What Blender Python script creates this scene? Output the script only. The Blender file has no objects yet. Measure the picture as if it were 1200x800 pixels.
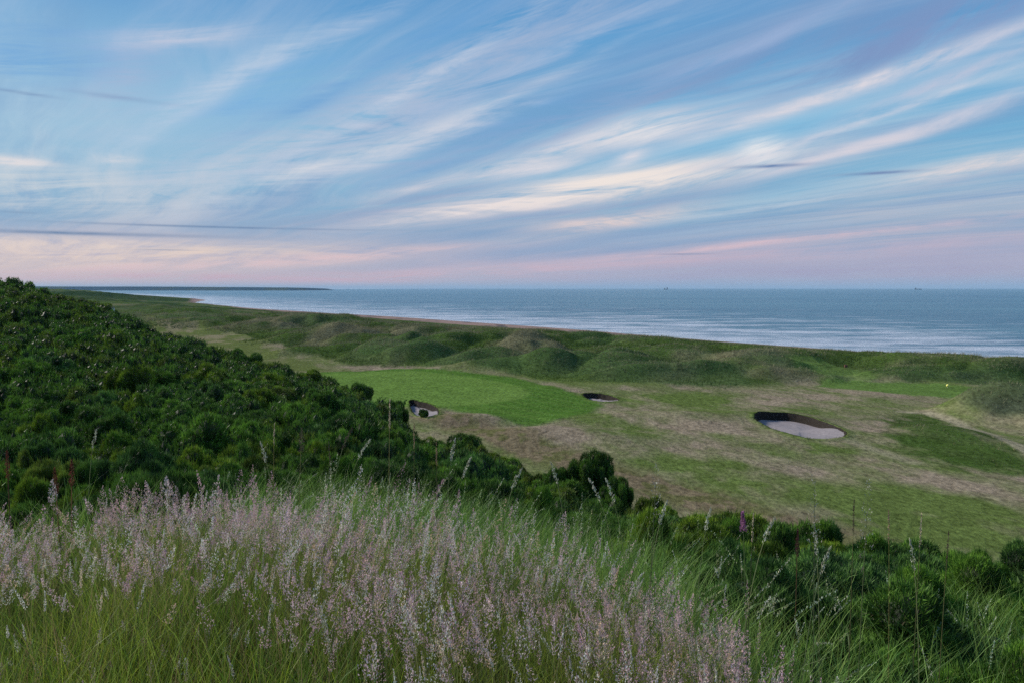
import bpy, bmesh, math, random
import numpy as np
from mathutils import Vector
R = math.radians
rng = np.random.default_rng(7)
random.seed(7)
C = bpy.context.scene.collection
scene = bpy.context.scene

# ------------------------------------------------------------------ camera
EYE = 26.0                      # metres above the sea
F = 900.0                       # focal length in photo pixels (1200 wide)
PITCH = math.atan(62 / 900.0)
cp, sp = math.cos(PITCH), math.sin(PITCH)
cam = bpy.data.cameras.new('camera'); cam.lens = 27.0; cam.sensor_width = 36.0
cam.clip_start = 0.05; cam.clip_end = 300000
camo = bpy.data.objects.new('camera', cam); C.objects.link(camo)
camo.location = (0, 0, EYE); camo.rotation_euler = (math.pi / 2 - PITCH, 0, 0)
scene.camera = camo

def project(x, y, z):
    dz = z - EYE
    c = np.maximum(y * cp - dz * sp, 1e-3)
    u = y * sp + dz * cp
    return 600 + F * x / c, 400 - F * u / c

def ray(px, py):
    a, b = (px - 600) / F, (400 - py) / F
    return np.array([a, cp + b * sp, -sp + b * cp])

def at_depth(px, py, y):
    d = ray(px, py); return d * (y / d[1]) + np.array([0, 0, EYE])

def at_height(px, py, z):
    d = ray(px, py); return d * ((z - EYE) / d[2]) + np.array([0, 0, EYE])

# ------------------------------------------------------------------ noise
def _hash(ix, iy, seed):
    h = (ix.astype(np.int64) * 374761393 + iy.astype(np.int64) * 668265263 + seed * 1442695041) & 0xffffffff
    h = ((h ^ (h >> 13)) * 1274126177) & 0xffffffff
    h = (h ^ (h >> 16)) & 0xffff
    return h / 65535.0

def vnoise(x, y, seed=0):
    x = np.asarray(x, float); y = np.asarray(y, float)
    ix, iy = np.floor(x), np.floor(y)
    fx, fy = x - ix, y - iy
    fx = fx * fx * (3 - 2 * fx); fy = fy * fy * (3 - 2 * fy)
    a = _hash(ix, iy, seed); b = _hash(ix + 1, iy, seed)
    c = _hash(ix, iy + 1, seed); d = _hash(ix + 1, iy + 1, seed)
    return (a + (b - a) * fx) * (1 - fy) + (c + (d - c) * fx) * fy

def fbm(x, y, seed=0, octv=4):
    s, a, t = 0, 1.0, 0
    for k in range(octv):
        ca, sa = math.cos(k * 1.1), math.sin(k * 1.1)
        s = s + a * vnoise((x * ca - y * sa) * 2 ** k + 17.3 * k, (x * sa + y * ca) * 2 ** k - 9.1 * k, seed + k)
        t += a; a *= 0.5
    return s / t

def smooth(e0, e1, v):
    t = np.clip((v - e0) / (e1 - e0), 0, 1); return t * t * (3 - 2 * t)

def poly_sd(px, py, poly):
    """signed distance to a polygon, negative inside"""
    px = np.asarray(px, float); py = np.asarray(py, float)
    d = np.full(px.shape, 1e18); inside = np.zeros(px.shape, bool)
    n = len(poly)
    for i in range(n):
        (x0, y0), (x1, y1) = poly[i], poly[(i + 1) % n]
        ex, ey = x1 - x0, y1 - y0
        t = np.clip(((px - x0) * ex + (py - y0) * ey) / (ex * ex + ey * ey + 1e-12), 0, 1)
        d = np.minimum(d, (px - x0 - t * ex) ** 2 + (py - y0 - t * ey) ** 2)
        if y0 != y1:
            cr = ((y0 > py) != (y1 > py)) & (px < (x1 - x0) * (py - y0) / (y1 - y0) + x0)
            inside ^= cr
    d = np.sqrt(d); return np.where(inside, -d, d)

def line_d(px, py, pts):
    d = np.full(np.asarray(px).shape, 1e18)
    for (x0, y0), (x1, y1) in zip(pts[:-1], pts[1:]):
        ex, ey = x1 - x0, y1 - y0
        t = np.clip(((px - x0) * ex + (py - y0) * ey) / (ex * ex + ey * ey), 0, 1)
        d = np.minimum(d, (px - x0 - t * ex) ** 2 + (py - y0 - t * ey) ** 2)
    return np.sqrt(d)

# ------------------------------------------------------------------ landform
PLAIN = 10.0
def g(px, py, z=PLAIN):
    p = at_height(px, py, z); return (p[0], p[1])

COAST_Y = np.array([-400, 0, 292, 571, 709, 975, 1400, 1950, 3000, 4500, 9000])
COAST_X = np.array([690, 378, 160, -14, -112, -322, -575, -800, -1450, -2600, -5200])
def coast_s(x, y):
    wob = 6 * (vnoise(x * 0.01, y * 0.01, 91) - .5)
    return (np.interp(y, COAST_Y, COAST_X) - x) * 0.785 + wob

# the hill the photographer stands on: canopy height against depth, by azimuth
HILL = {
 -400: [(2, 790), (3.5, 640), (5, 600), (9, 560), (20, 480), (40, 385), (70, 312), (105, 272)],
 0:   [(2, 790), (3, 660), (4.5, 602), (9, 582), (14, 545), (23, 500), (35, 440), (50, 394), (70, 350), (88, 323)],
 100: [(2, 790), (3, 640), (4.5, 575), (9, 565), (14, 545), (23, 500), (35, 452), (50, 407), (70, 368), (88, 349)],
 200: [(2, 790), (3, 640), (4.5, 570), (8, 562), (14, 535), (23, 492), (35, 455), (50, 422), (65, 402), (80, 388)],
 300: [(2, 790), (3, 640), (4.5, 578), (8, 562), (14, 532), (23, 495), (35, 462), (50, 434), (65, 417)],
 400: [(2, 790), (3, 640), (4.5, 588), (8, 562), (14, 535), (23, 502), (35, 472), (48, 456), (58, 448)],
 500: [(2, 800), (3, 650), (4.5, 603), (8, 577), (14, 550), (23, 528), (35, 513), (44, 507)],
 600: [(2, 810), (3, 660), (4.5, 618), (8, 592), (14, 568), (23, 543), (33, 530)],
 700: [(2, 830), (3, 680), (4.5, 642), (8, 612), (14, 586), (20, 571), (26, 562)],
 800: [(2, 870), (3, 720), (4.5, 678), (8, 636), (14, 600), (20, 581)],
 900: [(2, 930), (3, 780), (4.5, 706), (8, 652), (14, 620), (18, 608)],
 1000: [(2, 990), (3, 840), (4.5, 750), (8, 676), (13, 638), (15.5, 630)],
 1200: [(2, 1050), (3, 890), (4.5, 810), (7, 716), (10, 668), (13, 640)],
 1600: [(2, 1100), (3, 950), (4.5, 880), (7, 800), (10, 745)],
}
_hk = sorted(HILL)
S_GRID = np.linspace(0, 1, 161)
_hd = []; _hc = []
for k in _hk:
    pr = HILL[k]; ys = np.array([p[0] for p in pr], float); dr = np.array([EYE - at_depth(600, p[1], p[0])[2] for p in pr])
    _hc.append(ys[-1]); v = np.interp(S_GRID * ys[-1], ys, dr)
    for _ in range(6): v[1:-1] = (v[:-2] + 2 * v[1:-1] + v[2:]) / 4
    _hd.append(v)
_hd = np.array(_hd); _hc = np.array(_hc)

def crest_y(x, y):
    px = 600 + F * x / np.maximum(y, 2.0)
    return np.interp(px, _hk, _hc)

def canopy_h(y):
    return np.interp(y, [5, 9, 16, 60], [0.82, 1.0, 1.25, 1.4])

def hill_z(x, y):
    yy = np.maximum(y, 2.0)
    px = np.clip(600 + F * x / yy, _hk[0], _hk[-1])
    yc = np.interp(px, _hk, _hc)
    s = np.clip(yy / yc, 0, 1) * (len(S_GRID) - 1)
    s0 = np.minimum(s.astype(int), len(S_GRID) - 2); fs = s - s0
    j = np.clip(np.searchsorted(_hk, px, side='right') - 1, 0, len(_hk) - 2)
    hk = np.array(_hk, float)
    fx = (px - hk[j]) / (hk[j + 1] - hk[j])
    fx = fx * fx * (3 - 2 * fx) * .5 + fx * .5
    d0 = _hd[j, s0] * (1 - fs) + _hd[j, s0 + 1] * fs
    d1 = _hd[j + 1, s0] * (1 - fs) + _hd[j + 1, s0 + 1] * fs
    drop = d0 * (1 - fx) + d1 * fx
    over = np.maximum(yy - yc, 0)
    z = EYE - drop - canopy_h(yy) - over * 0.62 - np.minimum(over, 2) * .1
    return z + 0.35 * (fbm(x * .22, y * .22, 5, 3) - .5) * smooth(6, 14, y)

# dune mounds: px, base row, half width m, half depth m, height m
MOUNDS = [
 (462, 420, 10, 10, 3.2), (520, 417, 10, 8, 2.7), (585, 418, 12, 9, 2.6), (630, 432, 15, 6, 2.4), (735, 434, 10, 6, 2.6),
 (690, 420, 12, 12, 1.8), (790, 425, 14, 12, 1.1), (860, 438, 11, 7, 1.7), (935, 443, 9, 4, 1.6), (820, 440, 6, 5, 1.6),
 (905, 418, 16, 10, .8), (1130, 445, 22, 3.0, 1.3), (1040, 443, 8, 3, 1.2), (1090, 432, 25, 8, .8), (1210, 437, 20, 7, .6),
 (1192, 489, 6.5, 7, 4.2), (1250, 494, 8, 9, 4.2), (1105, 510, 5.5, 5.5, 1.0), (1160, 525, 6, 6, .7),
 (345, 402, 16, 14, 1.7), (395, 388, 16, 22, 1.8), (330, 384, 16, 26, 2.0), (268, 376, 20, 34, 2.0), (430, 400, 14, 16, 1.8),
 (222, 369, 22, 40, 1.8), (505, 396, 18, 20, 1.6), (398, 374, 12, 30, 1.4), (262, 362, 14, 40, 2.0), (360, 398, 9, 9, 1.4),
 (580, 396, 14, 22, 2.0), (655, 402, 16, 20, 2.2), (745, 408, 16, 16, 1.8), (640, 512, 11, 5, .9), (545, 492, 7, 4, .7), (770, 490, 16, 6, .6),
]
MW = [(g(px, py), a, b, h) for px, py, a, b, h in MOUNDS]
_r = np.random.default_rng(44)
for _ in range(105):
    px_ = _r.uniform(170, 1230); row = np.interp(px_, [150, 300, 400, 560, 700, 860, 1000, 1230], [376, 398, 423, 433, 447, 450, 440, 452])
    top = np.interp(px_, [150, 300, 430, 560, 700, 860, 1000, 1230], [362, 370, 378, 386, 392, 406, 412, 420])
    pr_ = top + (row - top) * _r.uniform(0, .92) ** 1.2
    p_ = g(px_, pr_); k_ = np.clip(p_[1] / 170, .8, 2.4)
    MW.append((p_, _r.uniform(7, 16) * k_, _r.uniform(4, 7) * k_, _r.uniform(2.2, 4.6) * np.interp(px_, [560, 700, 880], [1, .85, .5]) * np.interp((pr_ - top) / (row - top), [0, .35], [.45, 1])))

FRONT = [(60, 362), (150, 371), (190, 377), (240, 384), (300, 397), (350, 413), (400, 427), (480, 429), (560, 433), (640, 444), (700, 448), (780, 450), (850, 452), (900, 450), (960, 443), (1000, 441), (1060, 447), (1120, 451), (1200, 457), (1320, 466)]
_fw = np.array([g(*p) for p in FRONT]); _fa = _fw[:, 0] / _fw[:, 1]
def front_y(x, y):
    return np.interp(x / np.maximum(y, 1.0), _fa, _fw[:, 1])

RAMP_A = [(p_ - 600) / F for p_ in (100, 300, 430, 560, 700, 860, 1000, 1200)]
RAMP_W = [300, 190, 150, 112, 90, 46, 30, 24]
def ramp_t(x, y):
    w = np.interp(x / np.maximum(y, 1.0), RAMP_A, RAMP_W)
    t = np.clip((y - front_y(x, y) + 3) / w, 0, 1)
    return .55 * t + .45 * t * t * (3 - 2 * t)

def base_z(x, y):
    s = coast_s(x, y)
    z = np.interp(s, [-400, -60, -8, 0, 8, 30, 50, 80, 120, 150, 174, 195, 220, 248, 300, 420],
                  [-5, -2.0, -.35, 0.02, .5, 1.3, 2.0, 3.6, 6.6, 9.8, 11.8, 11.6, 11.2, 10.9, 10.8, 10.8])
    fy = front_y(x, y); fr = ramp_t(x, y)
    z = z - 1.5 * np.exp(-((y - 330) / 90.0) ** 2) * smooth(120, 150, s) * (s < 260)
    z = np.where(s > 120, PLAIN + (z - PLAIN) * fr, z)
    dune = smooth(60, 110, s) * np.minimum(fr * 3, 1) * (1 - smooth(250, 330, s) * (y < 600))
    z = z + dune * ((2.0 + 2.8 * smooth(60, -40, x)) * (fbm(x * .030 + y * .012, y * .030, 21, 4) - .5) + 2.0 * (fbm(x * .11, y * .10, 22, 3) - .5) + 2.4 * (1 - np.abs(2 * fbm(x * .026 + 3, y * .030, 24, 2) - 1) ** .7 - .62))
    z = z + (1 - dune) * smooth(60, 130, s) * 0.9 * (fbm(x * .06, y * .045, 31, 3) - .5)
    shp = np.shape(z); zf = np.zeros(int(np.prod(shp))); xf = np.broadcast_to(x, shp).reshape(-1); yf = np.broadcast_to(y, shp).reshape(-1)
    cand_ = np.nonzero((yf > 60) & (yf < 640) & (np.abs(xf) < yf))[0]; order = cand_[np.argsort(yf[cand_], kind='stable')]; ysort = yf[order]
    for (mx, my), a, b, h in MW:
        lo, hi = np.searchsorted(ysort, [my - 2.2 * b, my + 2.2 * b]); ii = order[lo:hi]; ii = ii[np.abs(xf[ii] - mx) < 2.2 * a]
        xs_, ys_ = xf[ii], yf[ii]
        wx = .45 * a * (fbm(xs_ * .09, ys_ * .09, 78, 3) - .5) * 2; wy = .45 * b * (fbm(xs_ * .09, ys_ * .09, 79, 3) - .5) * 2
        q = ((xs_ - mx + wx) / a) ** 2 + ((ys_ - my + wy) / b) ** 2
        zf[ii] = np.maximum(zf[ii], h * np.exp(-q ** 1.25 * 1.1) * (0.8 + .4 * vnoise(xs_ * .2, ys_ * .2, 77)))
    msum = zf.reshape(shp)
    z = z + msum
    far = smooth(900, 2600, y) * smooth(90, 260, s)
    z = z + far * (9 + 11 * (fbm(x * .0035, y * .0022, 41, 4) - .35))
    z = z + 8.5 * np.exp(-(((x + 800) / 90) ** 2 + ((y - 1560) / 160) ** 2))
    z = z + smooth(500, 900, y) * smooth(100, 200, s) * 2.5 * (fbm(x * .012, y * .006, 43, 3) - .4)
    return z

SKYL = [(150, 362), (190, 359), (240, 360), (300, 363), (370, 366), (398, 364), (430, 373), (470, 376.5), (500, 379), (560, 381.5), (640, 384.5), (700, 387), (780, 392), (860, 400), (940, 405), (1000, 407), (1100, 410), (1200, 414), (1300, 419)]
_sa = np.array([(p_[0] - 600) / F for p_ in SKYL]); _sr = np.array([p_[1] for p_ in SKYL], float)
FIT = None
_base0 = base_z
def _dune_w(x, y):
    s_ = coast_s(x, y)
    return smooth(90, 140, s_) * smooth(.35, 1.0, ramp_t(x, y)) * smooth(900, 600, y) * smooth(60, 100, y)
def base_z(x, y):
    z = _base0(x, y)
    if FIT is not None: z = z + np.interp(x / np.maximum(y, 1.0), FIT[0], FIT[1]) * _dune_w(x, y)
    # no mound of the belt stands above the general crest of the dunes
    cap = EYE - .45 - (np.interp(x / np.maximum(y, 1.0), _sa, _sr) - 338) / F * y
    k = .9; e = np.clip((z - cap + k) / (2 * k), 0, 1)
    zs = z - k * e * e
    zs = np.minimum(zs, cap)
    w_ = smooth(60, 90, coast_s(x, y)) * smooth(100, 118, y) * smooth(640, 560, y)
    return z + (zs - z) * w_
_az = np.linspace(-.52, .80, 150); _off = np.zeros(150)
for _ in range(4):
    FIT = (_az, _off)
    A_, Y_ = np.meshgrid(_az, np.geomspace(120, 640, 260), indexing='ij')
    z_ = _base0(A_ * Y_, Y_) + np.interp(A_, _az, _off) * _dune_w(A_ * Y_, Y_) + .45
    s_ = coast_s(A_ * Y_, Y_); rowv = project(A_ * Y_, Y_, z_)[1]
    rowv = np.where(_dune_w(A_ * Y_, Y_) > .5, rowv, 999)
    j_ = rowv.argmin(1); got = rowv.min(1); dd = Y_[np.arange(150), j_]
    want = np.interp(_az, _sa, _sr)
    _off = _off + np.clip(np.where(got < 900, (got - want) * dd / F, 0), -3, 3) * .9
    k_ = np.ones(9) / 9; _off = np.convolve(np.pad(_off, 4, mode='edge'), k_, 'valid')
FIT = (_az, _off); print('skyline fit', _off.round(1)[::10])

def land_z(x, y):
    x = np.asarray(x, float); y = np.asarray(y, float)
    b = base_z(x, y); h = hill_z(x, y)
    k = .9
    m = np.maximum(b, h); d = np.abs(b - h)
    return m + np.where(d < k, (k - d) ** 2 / (4 * k), 0)

def is_hill(x, y):
    return hill_z(x, y) > base_z(x, y) + .1

# ---- bunkers (outline in photo pixels, taken down to the plain)
def outline(pts, n=72, jitter=.12, seed=0):
    P = np.array([g(*p) for p in pts]); m = len(P); out = []
    for i in range(n):
        t = i / n * m; j = int(t); f = t - j
        p0, p1, p2, p3 = P[(j - 1) % m], P[j % m], P[(j + 1) % m], P[(j + 2) % m]
        out.append(.5 * ((2 * p1) + (-p0 + p2) * f + (2 * p0 - 5 * p1 + 4 * p2 - p3) * f * f + (-p0 + 3 * p1 - 3 * p2 + p3) * f ** 3))
    return np.array(out) + np.random.default_rng(seed).normal(0, jitter, (n, 2)) * .5

BUNKERS = [
 ('large sand bunker with dark sod wall in the middle of the fairway rough',
  [(884, 494), (888, 489.5), (905, 487.5), (930, 488.5), (952, 492.5), (972, 499), (988, 506), (992, 510), (985, 513.5), (962, 515.5), (938, 513.5), (912, 507), (893, 500)], 1.0, 1, .72),
 ('small distant sand bunker showing a thin strip of sand beside the green apron',
  [(683, 462.5), (686, 460.2), (700, 460), (715, 462), (726, 465.5), (722, 467.6), (706, 469.5), (692, 467.5)], .8, 2, .75),
 ('sand bunker half hidden by gorse at the lower edge of the putting green',
  [(480, 474), (481, 469.5), (490, 470.5), (505, 474.5), (512, 478.5), (514, 485), (509, 491.5), (497, 492), (484, 484)], .8, 3, .8),
]
for i, b in enumerate(BUNKERS):
    BUNKERS[i] = b + (outline(b[1], 80, .10, b[3]),)

# ------------------------------------------------------------------ mesh helpers
def new_mesh(name, V, T, cols=None, mat=None, parent=None, smooth_shade=False):
    V = np.asarray(V, np.float32); T = np.asarray(T, np.int32)
    me = bpy.data.meshes.new(name)
    k = T.shape[1]
    me.vertices.add(len(V)); me.vertices.foreach_set('co', V.ravel())
    me.loops.add(T.size); me.loops.foreach_set('vertex_index', T.ravel())
    me.polygons.add(len(T)); me.polygons.foreach_set('loop_start', np.arange(0, T.size, k, dtype=np.int32))
    me.polygons.foreach_set('use_smooth', np.full(len(T), smooth_shade, bool))
    if cols is not None:
        a = me.color_attributes.new('Col', 'FLOAT_COLOR', 'POINT')
        c4 = np.ones((len(V), 4), np.float32); c4[:, :3] = cols
        a.data.foreach_set('color', c4.ravel())
    me.update(calc_edges=True)
    if mat: me.materials.append(mat)
    if name is None: return me
    o = bpy.data.objects.new(name, me); C.objects.link(o)
    if parent: o.parent = parent
    return o

def tag(o, label=None, cat=None, group=None, kind=None):
    if label: o['label'] = label
    if cat: o['category'] = cat
    if group: o['group'] = group
    if kind: o['kind'] = kind
    return o

def empty(name, loc, rz=0):
    o = bpy.data.objects.new(name, None); C.objects.link(o); o.location = loc; o.rotation_euler = (0, 0, rz)
    o.empty_display_size = .1
    return o

# ------------------------------------------------------------------ materials
def nt(mat):
    mat.use_nodes = True; t = mat.node_tree; t.nodes.clear(); return t

def leaf_mat(name, transl=.25, rough=.6, tint=False, spec=.25, grain=0.0, grain_scale=30):
    m = bpy.data.materials.new(name); t = nt(m); N = t.nodes; L = t.links
    out = N.new('ShaderNodeOutputMaterial'); p = N.new('ShaderNodeBsdfPrincipled')
    a = N.new('ShaderNodeVertexColor'); a.layer_name = 'Col'
    col = a.outputs['Color']
    if tint:
        oi = N.new('ShaderNodeObjectInfo'); mx = N.new('ShaderNodeMix'); mx.data_type = 'RGBA'; mx.blend_type = 'MULTIPLY'
        mx.inputs[0].default_value = 1; L.new(col, mx.inputs[6]); L.new(oi.outputs['Color'], mx.inputs[7]); col = mx.outputs[2]
    p.inputs['Roughness'].default_value = rough; p.inputs['Specular IOR Level'].default_value = spec
    L.new(col, p.inputs['Base Color'])
    if transl > 0:
        tr = N.new('ShaderNodeBsdfTranslucent'); L.new(col, tr.inputs['Color'])
        ms = N.new('ShaderNodeMixShader'); ms.inputs[0].default_value = transl
        L.new(p.outputs[0], ms.inputs[1]); L.new(tr.outputs[0], ms.inputs[2]); L.new(ms.outputs[0], out.inputs[0])
    else:
        L.new(p.outputs[0], out.inputs[0])
    return m

def turf_mat(name):
    m = bpy.data.materials.new(name); t = nt(m); N = t.nodes; L = t.links
    out = N.new('ShaderNodeOutputMaterial'); p = N.new('ShaderNodeBsdfPrincipled')
    a = N.new('ShaderNodeVertexColor'); a.layer_name = 'Col'
    geo = N.new('ShaderNodeNewGeometry')
    def noise(scale, detail, rough=.65):
        mp = N.new('ShaderNodeMapping'); mp.inputs['Scale'].default_value = scale
        L.new(geo.outputs['Position'], mp.inputs['Vector'])
        n = N.new('ShaderNodeTexNoise'); n.inputs['Scale'].default_value = 1; n.inputs['Detail'].default_value = detail
        n.inputs['Roughness'].default_value = rough
        L.new(mp.outputs[0], n.inputs['Vector']); return n.outputs['Fac']
    n1 = noise((2.2, 1.3, 2.2), 5, .75); n2 = noise((.35, .2, .3), 4)
    def mr(v, lo, hi, a0=.3, a1=.7):
        r = N.new('ShaderNodeMapRange'); L.new(v, r.inputs[0]); r.inputs[1].default_value = a0; r.inputs[2].default_value = a1
        r.inputs[3].default_value = lo; r.inputs[4].default_value = hi; return r.outputs[0]
    mu = N.new('ShaderNodeMath'); mu.operation = 'MULTIPLY'; L.new(mr(n1, .42, 1.58), mu.inputs[0]); L.new(mr(n2, .85, 1.15), mu.inputs[1])
    mx = N.new('ShaderNodeMix'); mx.data_type = 'RGBA'; mx.blend_type = 'MULTIPLY'; mx.inputs[0].default_value = 1
    L.new(a.outputs['Color'], mx.inputs[6]); L.new(mu.outputs[0], mx.inputs[7])
    L.new(mx.outputs[2], p.inputs['Base Color']); p.inputs['Roughness'].default_value = .85
    p.inputs['Specular IOR Level'].default_value = .0
    bp = N.new('ShaderNodeBump'); bp.inputs['Strength'].default_value = .6; bp.inputs['Distance'].default_value = .25
    L.new(n1, bp.inputs['Height']); L.new(bp.outputs[0], p.inputs['Normal'])
    L.new(p.outputs[0], out.inputs[0]); return m

def plain_mat(name, col, rough=.6, var=.25, scale=8.0, bump=.2, metal=0, stretch=(1, 1, 1)):
    m = bpy.data.materials.new(name); t = nt(m); N = t.nodes; L = t.links
    out = N.new('ShaderNodeOutputMaterial'); p = N.new('ShaderNodeBsdfPrincipled')
    geo = N.new('ShaderNodeNewGeometry'); mp = N.new('ShaderNodeMapping'); mp.inputs['Scale'].default_value = stretch
    L.new(geo.outputs['Position'], mp.inputs['Vector'])
    n = N.new('ShaderNodeTexNoise'); n.inputs['Scale'].default_value = scale; n.inputs['Detail'].default_value = 6
    L.new(mp.outputs[0], n.inputs['Vector'])
    r = N.new('ShaderNodeValToRGB'); L.new(n.outputs['Fac'], r.inputs[0])
    r.color_ramp.elements[0].position = .3; r.color_ramp.elements[1].position = .7
    r.color_ramp.elements[0].color = tuple(c * (1 - var) for c in col) + (1,)
    r.color_ramp.elements[1].color = tuple(min(1, c * (1 + var)) for c in col) + (1,)
    L.new(r.outputs[0], p.inputs['Base Color']); p.inputs['Roughness'].default_value = rough; p.inputs['Metallic'].default_value = metal
    p.inputs['Specular IOR Level'].default_value = .1
    b = N.new('ShaderNodeBump'); b.inputs['Strength'].default_value = bump; b.inputs['Distance'].default_value = .05
    L.new(n.outputs['Fac'], b.inputs['Height']); L.new(b.outputs[0], p.inputs['Normal'])
    L.new(p.outputs[0], out.inputs[0]); return m

M_TURF = turf_mat('turf')
M_LEAF = leaf_mat('gorse_foliage', .2, .55, tint=True, spec=.2)
M_GRASS = leaf_mat('grass_blade', .42, .5)
M_SEED = leaf_mat('seed_head', .3, .7, spec=.1)
M_DUNE = leaf_mat('dune_grass', .2, .9, spec=.0)
M_BARK = plain_mat('woody_stem', (.045, .036, .028), .9, .4, 20, .4)
M_SAND = plain_mat('bunker_sand', (.255, .225, .225), .95, .16, 3.5, .5)
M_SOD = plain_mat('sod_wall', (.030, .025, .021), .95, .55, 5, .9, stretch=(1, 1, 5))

# ------------------------------------------------------------------ colours of the ground
GREEN_OVAL = [(330, 440), (392, 437), (430, 434.5), (475, 434), (530, 438.5), (580, 446), (612, 454), (622, 461.5), (612, 468), (565, 474), (500, 478), (400, 470), (340, 460)]
APRON = [(320, 438), (392, 435), (470, 431.5), (545, 436), (600, 441.5), (650, 453), (690, 465), (706, 473), (694, 484), (650, 493), (615, 498), (596, 494), (560, 486), (520, 478), (420, 476), (330, 465)]
TEE = [(1000, 446), (1100, 450), (1200, 460), (1300, 470), (1300, 478), (1200, 469), (1120, 467), (1045, 461), (985, 454), (955, 450), (970, 446)]
TERRACE = [(920, 433), (960, 432), (1000, 437), (1030, 446), (1000, 450), (950, 444), (930, 439)]
CORRIDOR = [(165, 374), (205, 380), (260, 390), (310, 402), (330, 418), (400, 432), (340, 436), (260, 420), (180, 392)]
PATH = [(1055, 482), (1085, 484), (1120, 494), (1160, 509), (1195, 527), (1240, 552)]
EDGE = [(505, 486), (560, 503), (620, 523), (700, 549), (780, 575), (850, 597), (920, 620), (1000, 643), (1080, 660), (1200, 690)]
PATH2 = [(985, 512), (1010, 521), (1045, 532), (1070, 540)]
def W(poly): return [g(*p) for p in poly]
WP = {k: W(v) for k, v in dict(oval=GREEN_OVAL, apron=APRON, tee=TEE, terrace=TERRACE, corr=CORRIDOR, path=PATH, path2=PATH2, edge=EDGE).items()}
GREENS = [(775, 575, 60, 12), (1040, 590, 75, 14), (930, 585, 40, 10), (845, 470, 32, 9), (960, 528, 14, 5), (1120, 625, 70, 14), (720, 505, 40, 7), (760, 545, 45, 9), (880, 545, 45, 6), (790, 467, 45, 5)]
DRIES = [(690, 508, 60, 11), (790, 520, 75, 11), (720, 455, 90, 5), (900, 468, 45, 7), (1010, 462, 60, 6.5), (930, 550, 80, 10), (545, 492, 45, 9), (620, 505, 25, 10), (1045, 500, 40, 16),
         (1000, 560, 80, 9), (830, 500, 45, 6), (880, 615, 60, 10), (960, 645, 70, 10), (1010, 540, 45, 8), (1130, 565, 80, 9), (470, 430, 70, 3.5), (570, 437, 45, 4)]
BANK = [(1040, 490), (1075, 486), (1110, 494), (1150, 512), (1185, 530), (1230, 560), (1170, 552), (1100, 540), (1055, 520), (1035, 505)]

def lerp(a, b, t): return a + (b - a) * t[..., None]

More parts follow.
